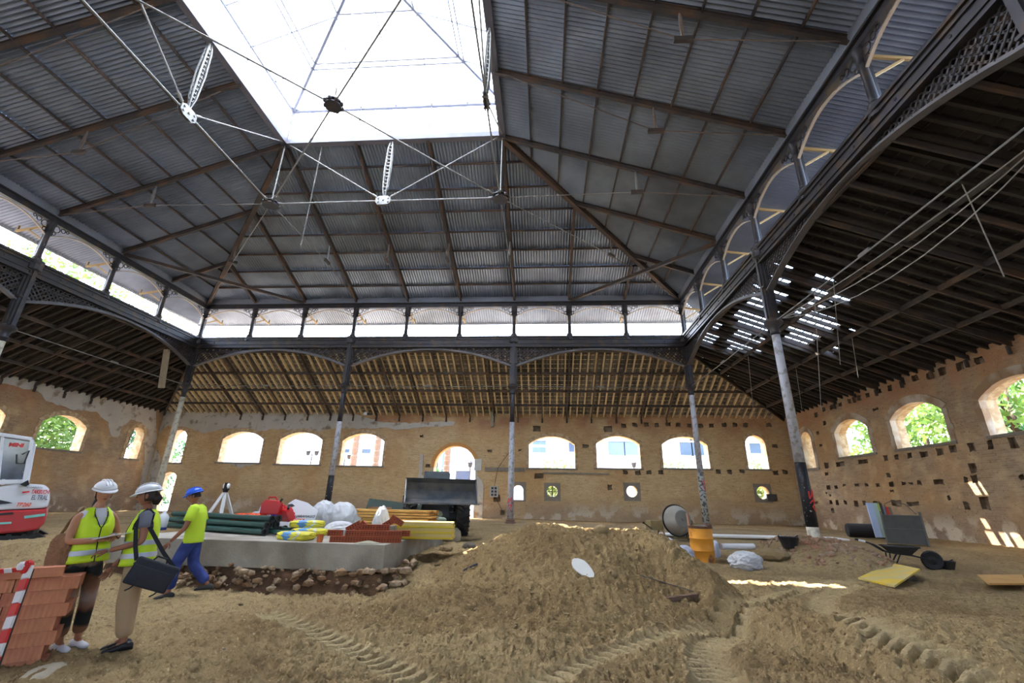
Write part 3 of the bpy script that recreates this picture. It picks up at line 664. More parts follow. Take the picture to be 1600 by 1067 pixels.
for kk, (m_, c0, c1) in mids.items():
    for c in (c0, c1): rod(KN[c], m_, .03); rod(m_, (*c, ZSKY-.05), .026)
    ax = (V((*c1, 0))-V((*c0, 0))).normalized()
    mb = MB(); nn = ax.cross(V((0, 0, 1)))
    for s in (-.05, .05):
        c_ = m_+nn*s; lp = [(-.3,-.1),(-.18,-.2),(.18,-.2),(.3,-.1),(.3,.1),(.18,.2),(-.18,.2),(-.3,.1)]
        A = [c_+ax*x+V((0, 0, z))-nn*.012 for x, z in lp]; Bq = [q+nn*.024 for q in A]; mb.rings([A, Bq])
    for x, z in ((-.2,.08),(.2,.08),(0,0),(-.2,-.08),(.2,-.08)): mb.tube([m_+ax*x+V((0, 0, z))-nn*.1, m_+ax*x+V((0, 0, z))+nn*.1], .035, 8)
    mb.build('gusset_plate', RODM, TF)
    mb = MB(); t = V((m_.x, m_.y, ZSKY-.15)); a = m_+V((0, 0, .2)); dz = t-a
    for s in (-.07, .07):
        for s2 in (-1, 1): mb.tube([a+ax*s*.4, a+dz*.15+ax*s*1.2+nn*.05*s2, a+dz*.5+ax*s*1.6+nn*.07*s2, a+dz*.85+ax*s*1.2+nn*.05*s2, t+ax*s*.4], .03, 6)
    for k in range(14): q = a+dz*(.1+.8*k/13); mb.bar(q-ax*.1, q+ax*.1, .05, .04)
    mb.build('lattice_strut', RODM, TF)

# ------------------------------------------------------------------ lantern
LZ, APEX = 17.15, V((CTR.x, CTR.y, 19.3))
LAN = empty('ceiling', kind='structure')
GL = bpy.data.materials.new('white_rooflight_sheet'); GL.use_nodes = True
_n = GL.node_tree; _p = _n.nodes['Principled BSDF']; _t = _n.nodes.new('ShaderNodeBsdfTranslucent'); _t.inputs[0].default_value = (.86, .9, .94, 1)
_p.inputs['Base Color'].default_value = (.8, .84, .88, 1); _p.inputs['Roughness'].default_value = .4
_m = _n.nodes.new('ShaderNodeMixShader'); _m.inputs[0].default_value = .82; _n.links.new(_p.outputs[0], _m.inputs[1]); _n.links.new(_t.outputs[0], _m.inputs[2]); _n.links.new(_m.outputs[0], _n.nodes['Material Output'].inputs[0])
cs = [V((SX0, SY1, 0)), V((SX1, SY1, 0)), V((SX1, SY0, 0)), V((SX0, SY0, 0))]
zz = lambda p, z: V((p.x, p.y, z))
for k in range(4):
    a, b_ = cs[k], cs[(k+1) % 4]; d = (b_-a); n_in = V((CTR.x, CTR.y, 0))-(a+b_)/2; n_in.normalize()
    mb = MB(); mb.bar(zz(a, ZSKY-.05), zz(b_, ZSKY-.05), .12, .3); mb.bar(zz(a, ZSKY-.2), zz(b_, ZSKY-.2), .26, .03); mb.build('lantern_sill', WFRAME, LAN)
    mb = MB(); mb.bar(zz(a, LZ), zz(b_, LZ), .12, .14); mb.build('lantern_head', WFRAME, LAN)
    mb = MB(); mb.bar(zz(a, LZ), APEX, .1, .16); mb.build('lantern_hip', WFRAME, LAN)
    for i in range(3):
        p = a+d*i/3; mb = MB(); mb.bar(zz(p, ZSKY), zz(p, LZ), .12 if i == 0 else .07, .12 if i == 0 else .07, d.normalized()); mb.build('lantern_post', WFRAME, LAN)
    gp = 1.15 if k == 0 else .0
    for i in range(9):
        p, q = a+d*(i+.001)/9, a+d*(i+.999)/9; mb = MB()
        mb.hexa([zz(p, ZSKY+.1), zz(q, ZSKY+.1), zz(q, ZSKY+.1)-n_in*.01, zz(p, ZSKY+.1)-n_in*.01, zz(p, LZ-gp), zz(q, LZ-gp), zz(q, LZ-gp)-n_in*.01, zz(p, LZ-gp)-n_in*.01]); mb.build('pane', GL, LAN)
    N = 6      # roof panes: strips running up the slope, cut by the hips
    def top(t):   # point on slope face above parameter t of the eave
        s = 1-abs(2*t-1); e = a+d*t; m_ = (a+b_)/2; return zz(e, LZ)+(APEX-zz(m_, LZ))*s
    ups = V((0, 0, .07))
    for i in range(N):
        t0, t1 = i/N+.0002, (i+1)/N-.0002; mb = MB(); q = [zz(a+d*t0, LZ), zz(a+d*t1, LZ), top(t1), top(t0)]
        mb.hexa([x+ups for x in q]+[x+ups+V((0, 0, .012)) for x in q]); mb.build('pane', GL, LAN)
        if i and i != N/2 or i == N/2:
            mb = MB(); mb.bar(zz(a+d*i/N, LZ)-V((0, 0, .03)), top(i/N)-V((0, 0, .03)), .035, .05); mb.build('glazing_bar', WFRAME, LAN)
    for s in (.32, .36, .68):
        mb = MB(); f = lambda p: zz(p, LZ)+(APEX-zz(p, LZ))*s; mb.bar(f(a)-V((0, 0, .06)), f(b_)-V((0, 0, .06)), .045, .05); mb.build('lantern_purlin', WFRAME, LAN)

# ------------------------------------------------------------------ lean-to roofs of the aisles
ZT, ZB = 9.2, 6.35
TV = lambda s: (RX, 0)
def aisle(side, wallpos, mat_r, mat_t, mat_b, missing=None):
    o, rz, sx, st = SIDES[side]; Mx = Matrix.Translation(o) @ Matrix.Rotation(rz, 4, 'Z'); Lu = 9*st; depth = wallpos
    # how far the wall line runs past the ring at each end
    ext = {'back': (XL-WL, WR-XR), 'right': (YW-YB, YF-YFW), 'left': (YF-YFW, YW-YB), 'front': (WR-XR, XL-WL)}[side]
    root = empty('ceiling', kind='structure'); sl_ = (ZT-ZB)/depth
    P = lambda u, v, dz=0: Mx @ V((u, v, ZT-sl_*v+dz))          # v outwards from the ring
    def vstart(u): return 0 if 0 <= u <= Lu else (-u/ext[0]*depth if u < 0 else (u-Lu)/ext[1]*depth)
    mb = None; u = -ext[0]+.2; cnt = 0; pitch = .43
    while u < Lu+ext[1]-.1:
        vs_ = vstart(u)
        if depth-vs_ > .15:
            mb = MB(); mb.bar(P(u, vs_+.05, -.08), P(u, depth+.1, -.08), .075, .15); mb.build('wooden_rafter', mat_r, root)
        u += pitch
    for i in range(0, 19):     # steel principals
        uu = i*st/2
        mb = MB(); mb.bar(P(uu, .1, -.22), P(uu, depth, -.22), .05, .14 if i % 2 else .2); mb.bar(P(uu, .1, -.3), P(uu, depth, -.3), .07, .02); mb.build('steel_principal', mat_b, root)
        mb = MB(); mb.tube([P(uu, depth*.98, -.35), P(uu, depth*.98, -.62)], .06, 6); mb.build('corbel', mat_b, root)
    for v in (.12, depth*.32, depth*.58, depth*.8):
        e = v/depth; mb = MB(); mb.bar(P(-ext[0]*e, v, -.19), P(Lu+ext[1]*e, v, -.19), .09, .14); mb.build('purlin', mat_b, root)
    for s, (uu, ex) in enumerate(((0, -ext[0]), (Lu, ext[1]))):
        mb = MB(); mb.bar(P(uu, 0, -.2), P(uu+ex, depth, -.2), .1, .24); mb.build('hip_rafter', mat_b, root)
    # tile courses: pan and cover tiles seen from below, each course lapping the next
    mb = MB(); rows = int(depth/.3); us = np.arange(-ext[0], Lu+ext[1]+.001, .07)
    for r_ in range(rows):
        v0 = depth*r_/rows-.02; v1 = depth*(r_+1)/rows+.03; b = len(mb.v)
        ring0 = []; 
        for j, u in enumerate(us):
            vs_ = vstart(u); a0 = max(v0, vs_); a1 = max(v1, vs_); wz = .028*sin(2*pi*j/3.0)
            mb.v.append(P(u, a0, .055+wz)); mb.v.append(P(u, a1, .005+wz))
        for j in range(len(us)-1):
            um = us[j]+.035; vm = (v0+v1)/2
            if vm < vstart(um)-.1: continue
            if missing and missing(um, vm): continue
            mb.face([b+2*j, b+2*j+2, b+2*j+3, b+2*j+1])
    tl = mb.build('roof_tile', mat_t, root); tag(tl, kind='stuff')
    # tiling laths across the rafters
    for r_ in range(rows+1):
        v = depth*r_/rows; e = v/depth
        mb = MB(); mb.bar(P(-ext[0]*e, v, .01), P(Lu+ext[1]*e, v, .01), .035, .03); mb.build('lath', mat_r, root)
    return root
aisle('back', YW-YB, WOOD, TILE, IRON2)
def miss(u, v):      # right aisle: u runs towards the camera from the back corner
    if not (1.0 < u < 9.2): return False
    lim = 1.6+2.9*(1-abs(u-5.2)/5) + .5*sin(u*3.1)
    if v > lim: return False
    k = (u*7.3+v*3.1) % 1; c = int(v/.3)
    return (sin(int(u/.43)*12.9+c*7.3) > -.55) and ((u % .43) < .30 or True) and (int(u/.43) % 5 != 3 or c % 3)
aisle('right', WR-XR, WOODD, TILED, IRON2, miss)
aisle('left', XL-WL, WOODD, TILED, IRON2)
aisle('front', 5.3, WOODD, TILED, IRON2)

# ------------------------------------------------------------------ columns
def paint(name, c, c2, thr=(.5,.6), msc=6): return M(name, c, .55, 0, .12, 5, .2, 30, c2=c2, msc=msc, thr=thr)
P_DARK = IRON
P_GREY = paint('grey_white_paint', (184,184,190), (150,146,144))
P_BLACK = paint('chipped_black_paint', (38,37,40), (210,208,204), (.66,.7), 14)
P_CREAM = paint('cream_paint', (202,196,178), (170,160,140))
P_MOT = paint('mottled_peeling_paint', (160,160,152), (78,80,78), (.5,.56), 9)
P_RED = M('red_paint_mark', (222,52,52), .6)
RUST = M('column_foot', (120,92,80), .9, 0, .2, 6, .5, 30)
def column(x, y, label, bands, marks=(), zb=0):
    """bands: (z from, z to, material) of the round shaft from the floor to the collar"""
    root = empty('cast_iron_column', (x, y, zb), label=label, cat='column', group='cast iron columns round the hall'); 
    rad = lambda z: .165-.045*min(1, max(0, z/ZC))
    for z0, z1, mt in bands:
        mb = MB(); mb.lathe([(rad(z0), z0-zb), (rad(z1), z1-zb)], 20); mb.build('shaft', mt, root, True)
    mb = MB(); mb.lathe([(.27, -.1), (.27, .06), (.2, .1), (.22, .16), (.17, .2), (.165, .24)], 20); mb.build('column_base', RUST, root)
    mb = MB(); mb.lathe([(.13, ZC-.45-zb), (.17, ZC-.4-zb), (.14, ZC-.34-zb), (.15, ZC-.2-zb), (.2, ZC-.14-zb), (.27, ZC-.08-zb), (.29, ZC-zb), (.26, ZC+.06-zb), (.18, ZC+.12-zb)], 20); smooth_by_angle(mb.build('collar', IRON, root))
    mb = MB(); z1, z2 = ZC+.1-zb, ZR-.2-zb
    mb.box(-.14, .14, -.14, .14, z1, z2); mb.box(-.2, .2, -.06, .06, z1, z2); mb.box(-.06, .06, -.2, .2, z1, z2); mb.box(-.19, .19, -.19, .19, z2-1.4, z2-1.33); mb.build('upper_pilaster', IRON, root)
    mb = MB(); mb.lathe([(.16, ZR-.45-zb), (.27, ZR-.36-zb), (.27, ZR-.15-zb), (.3, ZR-.08-zb), (.3, ZR+.02-zb), (.16, ZR+.06-zb)], 12); mb.build('capital', IRON, root)
    for zc, h_, path in marks:
        mb = MB(); pr_ = rad(zc)+.006; pts = []
        for s, t in path:
            ang = -pi/2+atan2(-x, y)*-1+s; pts.append((pr_*cos(ang), pr_*sin(ang), zc-zb+t*h_))
        for a, c in zip(pts[:-1], pts[1:]): mb.bar(a, c, .03, .014, (0, -1, 0))
        mb.build('painted_mark', P_RED, root)
    return root
MK_A = [(-.5, .5), (-.5, -.1), (0, .2), (.4, .6), (.5, -.5)]
MK_B = [(-.6, .3), (0, .6), (.5, .3), (-.2, 0), (.3, -.4)]
column(XL+3*BX, YB, 'column with black lower half behind the white board and bags on the slab', ((0,.4,P_GREY),(.4,2.1,P_BLACK),(2.1,4.9,P_GREY),(4.9,ZC,P_DARK)), ((.62, .5, MK_A),))
column(XL+6*BX, YB, 'grey column with small red mark nearest the arched doorway', ((0,4.95,P_GREY),(4.95,ZC,P_DARK)), ((1.0, .35, MK_A), (.7, .3, MK_B)))
column(XR, YB, 'thin mottled column at the far right corner behind the orange barrel', ((0,2.6,P_MOT),(2.6,ZC,P_GREY)), ((1.9, .5, MK_B),))
column(XR, YB-3*BY, 'thick grey column with black band and red mark rising from a rubble heap', ((0,.55,P_CREAM),(.55,2.35,P_BLACK),(2.35,ZC,P_GREY)), ((1.35, .35, MK_A), (1.1, .3, MK_B)), zb=-.12)
column(XL, YB, 'cream column at the far left corner beside the posters', ((0,6.2,P_CREAM),(6.2,ZC,P_DARK)))
column(XL, YB-3*BY, 'column at the left edge above the white excavator, cream below its collar', ((0,6.35,P_CREAM),(6.35,ZC,P_DARK)))
for x, lb in ((XL, 'plain grey column of the left row, the one nearest the viewpoint'), (XR, 'plain grey column of the right row, the one nearest the viewpoint')): column(x, YB-6*BY, lb, ((0,ZC,P_GREY),))
# tie rods across collars
AT = empty('collar_tie_rods', (0, 0, 0), label='thin steel rods linking the column collars along the aisles', cat='tie rod')
for a, c in ((V((XL, YB, ZC)), V((XR, YB, ZC))), (V((XL, YB, ZC)), V((XL, YF, ZC))), (V((XR, YB, ZC)), V((XR, YF, ZC)))):
    mb = MB(); n = 9
    for k in range(3):
        p, q = a.lerp(c, k/3), a.lerp(c, (k+1)/3); mb.tube([p, p.lerp(q, .5)-V((0, 0, .04)), q], .02, 6)
        mb.tube([p.lerp(q, .48), p.lerp(q, .52)], .04, 6)
    mb.build('tie_rod', RODM, AT)
# ------------------------------------------------------------------ outside
LEAF = bpy.data.materials.new('green_leaves'); LEAF.use_nodes = True
def leafmat(name, c, c2):
    m = bpy.data.materials.new(name); m.use_nodes = True; t = m.node_tree; p = t.nodes['Principled BSDF']; g = t.nodes.new('ShaderNodeTexCoord')
    no = t.nodes.new('ShaderNodeTexNoise'); no.inputs['Scale'].default_value = 1.1; t.links.new(g.outputs['Object'], no.inputs['Vector'])
    mr = t.nodes.new('ShaderNodeMapRange'); mr.inputs[1].default_value = .35; mr.inputs[2].default_value = .65; t.links.new(no.outputs['Fac'], mr.inputs[0])
    mx = t.nodes.new('ShaderNodeMix'); mx.data_type = 'RGBA'; mx.inputs[6].default_value = (*lin(c), 1); mx.inputs[7].default_value = (*lin(c2), 1); t.links.new(mr.outputs[0], mx.inputs[0])
    t.links.new(mx.outputs[2], p.inputs['Base Color']); p.inputs['Roughness'].default_value = .6
    tr = t.nodes.new('ShaderNodeBsdfTranslucent'); t.links.new(mx.outputs[2], tr.inputs[0]); ms = t.nodes.new('ShaderNodeMixShader'); ms.inputs[0].default_value = .4
    t.links.new(p.outputs[0], ms.inputs[1]); t.links.new(tr.outputs[0], ms.inputs[2]); t.links.new(ms.outputs[0], t.nodes['Material Output'].inputs[0]); return m
LG = leafmat('bright_leaves', (104,132,56), (70,104,46)); LD = leafmat('blue_green_leaves', (58,98,72), (84,122,70)); LP = leafmat('pale_bush_leaves', (120,134,76), (88,110,58))
BARK = M('bark', (70,58,48), .95, 0, .3, 6, .6, 20)
def foliage(blobs, n, size, mat, parent):
    rs = np.random.RandomState(len(blobs)*13+n); mb = MB()
    tot = sum(b[3]**2 for b in blobs)
    for (x, y, z, r) in blobs:
        k = int(n*r*r/tot)
        for i in range(k):
            d = V(rs.normal(size=3)).normalized()*r*(rs.rand()**.45); p = V((x, y, z))+V((d.x, d.y, d.z*.8))
            a = V(rs.normal(size=3)).normalized(); c = a.cross(V(rs.normal(size=3))).normalized(); s_ = size*rs.uniform(.6, 1.3)
            b = len(mb.v); mb.v += [p-a*s_, p+c*s_*.42-a*s_*.1, p+a*s_, p-c*s_*.42+a*s_*.1]; mb.face([b, b+1, b+2, b+3])
    o = mb.build('foliage', mat, parent); tag(o, kind='stuff'); return o
def tree(x, y, h, r, label, mat, n=5000, size=.16, group='trees around the hall', low=.35, seed=1):
    random.seed(seed); t = empty('tree', (x, y, -1.25), label=label, cat='tree', group=group); mb = MB()
    mb.tube([(0, 0, 0), (.1, .05, h*.25), (-.05, .1, h*.5), (.1, 0, h*.8)], [.26, .2, .15, .05], 9); mb.build('trunk', BARK, t, True)
    blobs = [(0, 0, h*.8, r*.7)]
    for k in range(8):
        a = k*2*pi/8+rnd(-.3, .3); q = rnd(.55, .9); z0 = h*rnd(low*.7, .55); z1 = min(h*.92, z0+r*rnd(.3, .8)); e = (r*q*cos(a), r*q*sin(a), z1)
        mb = MB(); mb.tube([(0, 0, z0), (e[0]*.45, e[1]*.45, z0+(z1-z0)*.35), e], [.11, .07, .02], 7); mb.build('branch', BARK, t, True); blobs.append((*e, r*rnd(.35, .5)))
        blobs.append((e[0]*.8, e[1]*.8, h*low+rnd(0, 1), r*rnd(.25, .4)))
    foliage(blobs, n, size, mat, t); return t
for i, (x, y, h, r, lb, mt, lo, n) in enumerate(((24, 30, 10, 4.2, 'bright green tree seen through the first wide window of the right wall', LG, .2, 7000),
        (21.5, 21.8, 11, 4.4, 'tree with dark spreading limbs seen through the second right window', LG, .55, 4200), (24.5, 17.5, 12, 4.8, 'blue green tree seen through the window at the right edge', LD, .25, 7000),
        (32, 25, 15, 6, 'tall green tree standing behind the one with dark limbs', LG, .25, 7000),
        (-34, 27, 10, 4.5, 'sunlit tree behind the wide window of the left wall', LG, .2, 7000), (-33.5, 34, 10, 4.2, 'tree behind the narrow window of the left wall', LD, .2, 5000),
        (-36, 27, 21.5, 6, 'tall tree at the far left whose crown shows above the left aisle', LG, .3, 9000), (-38, 38, 25, 6, 'tall pale crown showing above the left clerestory rail', LP, .4, 5000))):
    tree(x, y, h, r, lb, mt, n, .2, low=lo, seed=i+3)
def bush(x, y, r, h, label, mat, seed):
    random.seed(seed); t = empty('bush', (x, y, -1.25), label=label, cat='bush'); mb = MB(); blobs = []
    for k in range(6):
        a = k*1.05; mb.tube([(0, 0, 0), (r*.3*cos(a), r*.3*sin(a), h*.4), (r*.6*cos(a), r*.6*sin(a), h*.75)], [.06, .04, .015], 6); blobs.append((r*.5*cos(a), r*.5*sin(a), h*.55+rnd(-.2, .3), r*.6))
    blobs.append((0, 0, h*.72, r*.7)); mb.build('stem', BARK, t); foliage(blobs, 4200, .13, mat, t)
p = atY(868, 722, 36); bush(p.x, 36, 2.3, 6.0, 'pale rounded shrub outside the first window right of the doorway', LP, 1)
p = atY(1056, 722, 36); bush(p.x-.3, 36, 2.2, 6.0, 'rounded shrub outside the third window right of the doorway', LP, 2)
p = atY(1182, 720, 35); bush(p.x+.2, 35, 1.9, 6.2, 'leafy shrub outside the narrow arched window at the right', LP, 3)
p = atY(692, 735, 37); bush(p.x-.9, 37, 1.5, 5.6, 'dark green shrub outside the left part of the arched doorway', LD, 4)
p = atY(834, 728, 34); bush(p.x, 34, .7, 4.6, 'small dark shrub beside the pale rounded one', LD, 5)
# white buildings across the street
WHITE = M('white_render', (226,226,224), .9, 0, .04, .6); GLASSD = M('dark_window_glass', (62,76,96), .2, 0, .2, 1.5, spec=.6); BLUEG = M('blue_balcony_glass', (92,112,150), .25, 0, .15, 1, spec=.6)
def facade(name, x0, x1, y, h, label, wins, extra=()):
    t = empty(name, (0, 0, 0), label=label, cat='building'); mb = MB(); mb.box(x0, x1, y, y+10, -1.3, h); mb.build('wall', WHITE, t)
    for k in range(1, int(h/3.2)): mb = MB(); mb.box(x0, x1, y-.3, y, k*3.2+.9, k*3.2+1.05); mb.build('ledge', WHITE, t)
    for a, b_, z0, z1, mt in wins:
        mb = MB(); mb.box(a-.1, b_+.1, y-.12, y-.02, z0-.1, z1+.1); f = mb.build('window', M('white_window_frame', (206,208,210), .5), t)
        mb = MB(); mb.box(a, b_, y-.16, y-.1, z0, z1); mb.build('pane', mt, f)
    return t
Yb = 50.
def wz(px0, py0, px1, py1, mt): a = atY(px0, py1, Yb); b_ = atY(px1, py0, Yb); return (a.x, b_.x, a.z, b_.z, mt)
facade('apartment_building', -40, -12, Yb, 11.5, 'white building behind the three windows left of the doorway', [wz(531,702,547,707,GLASSD), wz(566,702,580,708,GLASSD), wz(586,690,594,706,GLASSD)])
facade('office_building', -11.7, 5.3, Yb, 11.9, 'white building with blue balconies behind the doorway and first window right of it', [wz(832,689,853,695,BLUEG), wz(832,699,853,707,BLUEG), wz(889,690,899,706,GLASSD), wz(690,692,700,745,BLUEG), wz(712,736,734,752,GLASSD)])
gb = facade('glazed_building', 5.7, 34, Yb, 12.3, 'white building with large bluish glass windows at the right', [wz(951,688,974,711,BLUEG), wz(977,688,1001,711,BLUEG), wz(1063,688,1080,711,GLASSD), wz(1081,688,1097,711,GLASSD), wz(1172,690,1186,708,GLASSD)])
p0, p1 = atY(936, 712, Yb-1), atY(948, 688, Yb-1); mb = MB(); mb.box(p0.x, p1.x, Yb-1.2, Yb-1.1, p0.z, p1.z)
bn = mb.build('banner', M('orange_yellow_banner', (236,186,96), .7, 0, .3, .9, c2=(206,150,120), msc=.5), gb)
def palm(x, y, h, label, seed):
    random.seed(seed); t = empty('palm_tree', (x, y, -1.25), label=label, cat='palm'); mb = MB()
    n = 22; prof = []
    for k in range(n): z = h*k/n; prof += [(.24+.03*(k % 2), z), (.29, z+h/n*.8)]
    mb.lathe(prof, 12); mb.build('trunk', M('palm_trunk', (126,104,88), .95, 0, .3, 8, .6, 20), t)
    for k in range(14):
        a = k*2*pi/14+rnd(-.2, .2); l = rnd(2.2, 2.9); up = rnd(.1, 1.0); mb = MB(); pts = [V((cos(a)*l*s, sin(a)*l*s, h+up*s*1.6-2.6*s*s*(1.2-up*.5))) for s in np.linspace(0, 1, 9)]
        mb.tube(pts, [.03, .03, .025, .025, .02, .02, .015, .01, .005], 5)
        for i in range(1, 9):
            d = (pts[i]-pts[i-1]).normalized(); sd = d.cross(V((0, 0, 1))).normalized()
            for s in (-1, 1):
                for j in (0, .5):
                    q = pts[i-1].lerp(pts[i], j); e = q+sd*s*.5+d*.25-V((0, 0, .25)); b = len(mb.v); mb.v += [q, q+d*.06, e]; mb.face([b, b+1, b+2])
        mb.build('frond', LD, t)
for px, Y, h, lb in ((553, 38, 12.5, 'palm trunk outside the third window left of the doorway, left one'), (588, 40, 11.5, 'palm with hanging fronds at the right of the third left window'), (699, 39, 9.2, 'palm tree rising outside the arched doorway')):
    p = atY(px, 715, Y); palm(p.x, Y, h, lb, px)
def lamp(px, py, Y, label):
    p = atY(px, py, Y); t = empty('street_lamp', (p.x, Y, -1.25), label=label, cat='lamp'); H = p.z+1.25; mb = MB(); mb.lathe([(.12, 0), (.12, .5), (.06, .6), (.045, H-.9), (.07, H-.85), (.04, H-.8), (.04, H-.3)], 10); mb.build('pole', IRON, t)
    for s in ((-1, 1) if py < 715 else (0,)):
        mb = MB(); mb.tube([(0, 0, H-.7), (s*.3, 0, H-.75), (s*.4, 0, H-.55)], .025, 6); mb.lathe([(.05, 0), (.16, .08), (.2, .35), (.26, .38), (.1, .55), (.03, .6)], 8, Matrix.Translation((s*.4, 0, H-.55))); mb.build('lantern', IRON, t)
lamp(489, 702, 40, 'black street lamp outside the second window left of the doorway'); lamp(540, 708, 41, 'black street lamp outside the third window left of the doorway'); lamp(735, 720, 38, 'street lamp seen through the right side of the arched doorway'); lamp(990, 720, 38, 'small black lamp top above the sill of the second window right of the doorway')
mb = MB(); p0, p1 = atY(722, 812, 33), atY(748, 762, 33)
gt = empty('street_gate', (0, 0, 0), label='white slatted gate outside the right half of the doorway', cat='gate')
for k in range(9): mb = MB(); z = 0+.2*k; mb.box(p0.x-1.5, p1.x+.6, 33, 33.06, z, z+.17); mb.build('slat', WHITE, gt)
# election style posters on a white board by the left corner door
pb = empty('poster_board', (0, 0, 0), label='tall board of posters standing inside the narrow corner doorway', cat='poster board')
a, b_ = atY(238, 800, YW-.3), atY(256, 742, YW-.3); mb = MB(); mb.box(a.x, b_.x+.1, YW-.32, YW-.28, 0, b_.z); mb.build('board', M('pale_blue_paper', (206,210,226), .7, 0, .1, 2), pb)
for k, (z, c) in enumerate(((b_.z-.75, (140,120,130)), (b_.z-1.5, (180,186,206)), (b_.z-2.1, (196,176,180)))):
    mb = MB(); mb.box(a.x+.08, b_.x, YW-.34, YW-.325, z, z+.62); s = mb.build('poster', M('poster_%s' % 'abc'[k], c, .6, 0, .3, 5, c2=(224,224,230), msc=3), pb)
mb = MB(); z = b_.z-.62; mb.lathe([(.001, -.01), (.1, -.01), (.1, .01), (.001, .01)], 12, Matrix.Translation(((a.x+b_.x)/2, YW-.345, z+.3)) @ Matrix.Rotation(pi/2, 4, 'X')); mb.box((a.x+b_.x)/2-.17, (a.x+b_.x)/2+.17, YW-.35, YW-.342, z-.1, z+.18); mb.build('printed_portrait', M('portrait_ink', (66,50,52), .6, 0, .3, 6), pb)

# ------------------------------------------------------------------ slab
SZ = .32
sp_ = [V((-2.87, 8.73)), V((-2.33, 12.95)), V((-8.6, 13.4)), V((-8.55, 8.95))]
c0, c1 = gnd(602, 851, SZ), gnd(693, 828, SZ); l0 = gnd(176, 838, SZ)
sp_ = [V((c0.x, c0.y)), V((c1.x, c1.y)), V((l0.x+.3, c1.y)), V((l0.x, l0.y))]
mb = MB(); mb.rings([[V((p.x, p.y, -.12)) for p in sp_], [V((p.x, p.y, SZ)) for p in sp_]])
slab = mb.build('concrete_slab', CONC, bevel=.015); tag(slab, 'thick raised concrete slab carrying the stacked building materials', 'slab')
mb = MB(); random.seed(3)
def blobmesh(mb, c, r, sub=1, jit=.25, sq=(1, 1, 1), m=0, rot=None):
    bm = bmesh.new(); bmesh.ops.create_icosphere(bm, subdivisions=sub, radius=1)
    Rm = rot or Matrix.Rotation(rnd(0, 6.3), 4, 'Z'); b = len(mb.v)
    for v in bm.verts:
        k = 1+rnd(-jit, jit); q = Rm @ V((v.co.x*sq[0]*k*r, v.co.y*sq[1]*k*r, v.co.z*sq[2]*k*r)); mb.v.append(tuple(V(c)+q))
    for f in bm.faces: mb.face([b+v.index for v in f.verts], m)
    bm.free()
# broken footing under the slab: stones and old brick in the cut bank
foot = MB()
for i in range(230):
    t = random.random(); x = l0.x+.6+(c0.x-l0.x-.5)*t; y = l0.y+(c0.y-l0.y)*t-rnd(-.1, .28); z = rnd(-.42, -.08)-max(0, 0); blobmesh(foot, (x, y+.08, z), rnd(.025, .09), 1, .3, (1.3, .8, .7))
[blobmesh(foot, (c0.x+(c1.x-c0.x)*t+rnd(.02, .35), c0.y+(c1.y-c0.y)*t, rnd(-.34, -.05)-.0*t), rnd(.03, .1), 1, .3, (1.2, .8, .7)) for t in np.linspace(0, .9, 70)]; f_ = foot.build('bank_rubble', M('earthy_rubble', (140,110,82), .95, 0, .3, 4, .6, 30, c2=(172,150,124), msc=3), slab); tag(f_, kind='stuff')
mb = MB(); xs_ = np.linspace(0, 1, 46)
for a, b_ in ((V((l0.x, l0.y)), V((c0.x, c0.y))), (V((c0.x, c0.y)), V((c1.x, c1.y)))):
    n2 = 44; d = (b_-a); nr = V((d.y, -d.x)).normalized(); rings_ = []
    for i in range(n2+1):
        q = a+d*i/n2; rw = []
        for j, (o_, z) in enumerate(((-.2, -.14), (-.02, -.14), (.0, -.24), (.05, -.36), (.18, -.46), (.5, -.62))):
            k = .1*float(vnoise(q.x*3+j*1.7, q.y*3+j, 1)); rw.append(V((q.x+nr.x*(o_+k*(j > 1)), q.y+nr.y*(o_+k*(j > 1)), z+(.06*float(vnoise(q.x*4+j, q.y*4, 1)) if j > 1 else 0))))
        rings_.append(rw)
    if a is not None: 
        b0 = len(mb.v)
        for rw in rings_: mb.v += [tuple(v) for v in rw]
        for i in range(n2):
            for j in range(5): mb.face([b0+i*6+j, b0+(i+1)*6+j, b0+(i+1)*6+j+1, b0+i*6+j+1])
mb.build('cut_earth_bank', M('dark_cut_earth', (118,90,66), .98, 0, .3, 3, .9, 30, c2=(88,66,50), msc=2), slab, True)

# ------------------------------------------------------------------ stones and clods lying about
STONE = M('earth_clod', (140,119,86), .95, 0, .2, 5, .6, 30); STONE2 = M('pale_stone', (176,164,142), .9, 0, .2, 5, .5, 30)
random.seed(11); cl_ = MB(); n = 0
while n < 9000:
    a = rnd(-52, 50); d = 3.6*math.exp(rnd(0, 1)*math.log(11/3.6)); x, y = d*sin(R(a)), d*cos(R(a))
    dens = .2+.8*(-2.6 < x < 4.4)
    if random.random() > dens or (x < -2.9 and y > 8.4) : continue
    if float(track_h(np.array([x]), np.array([y]))[1][0]) > .1 and random.random() < .9: continue
    z = onb(x, y) + float(pile_h(np.array([x]), np.array([y]))[0]); r = .007+.034*random.random()**3.2
    blobmesh(cl_, (x, y, z+r*.3), r, 0 if r < .02 else 1, .25, (1, .8, .7)); n += 1
c_ = cl_.build('loose_clods', STONE); c_.parent = floor; tag(c_, kind='stuff')
def stone(px, py, r, label, mat=STONE2, sq=(1.2, .8, .6), z=None):
    p = sgnd(px, py) if z is None else gnd(px, py, z); mb = MB(); blobmesh(mb, (0, 0, 0), r, 2, .1, sq); o = mb.build('stone', mat, smooth=False); o.location = (p.x, p.y, (p.z if z is None else z)+r*sq[2]*.6); tag(o, label, 'stone'); return o
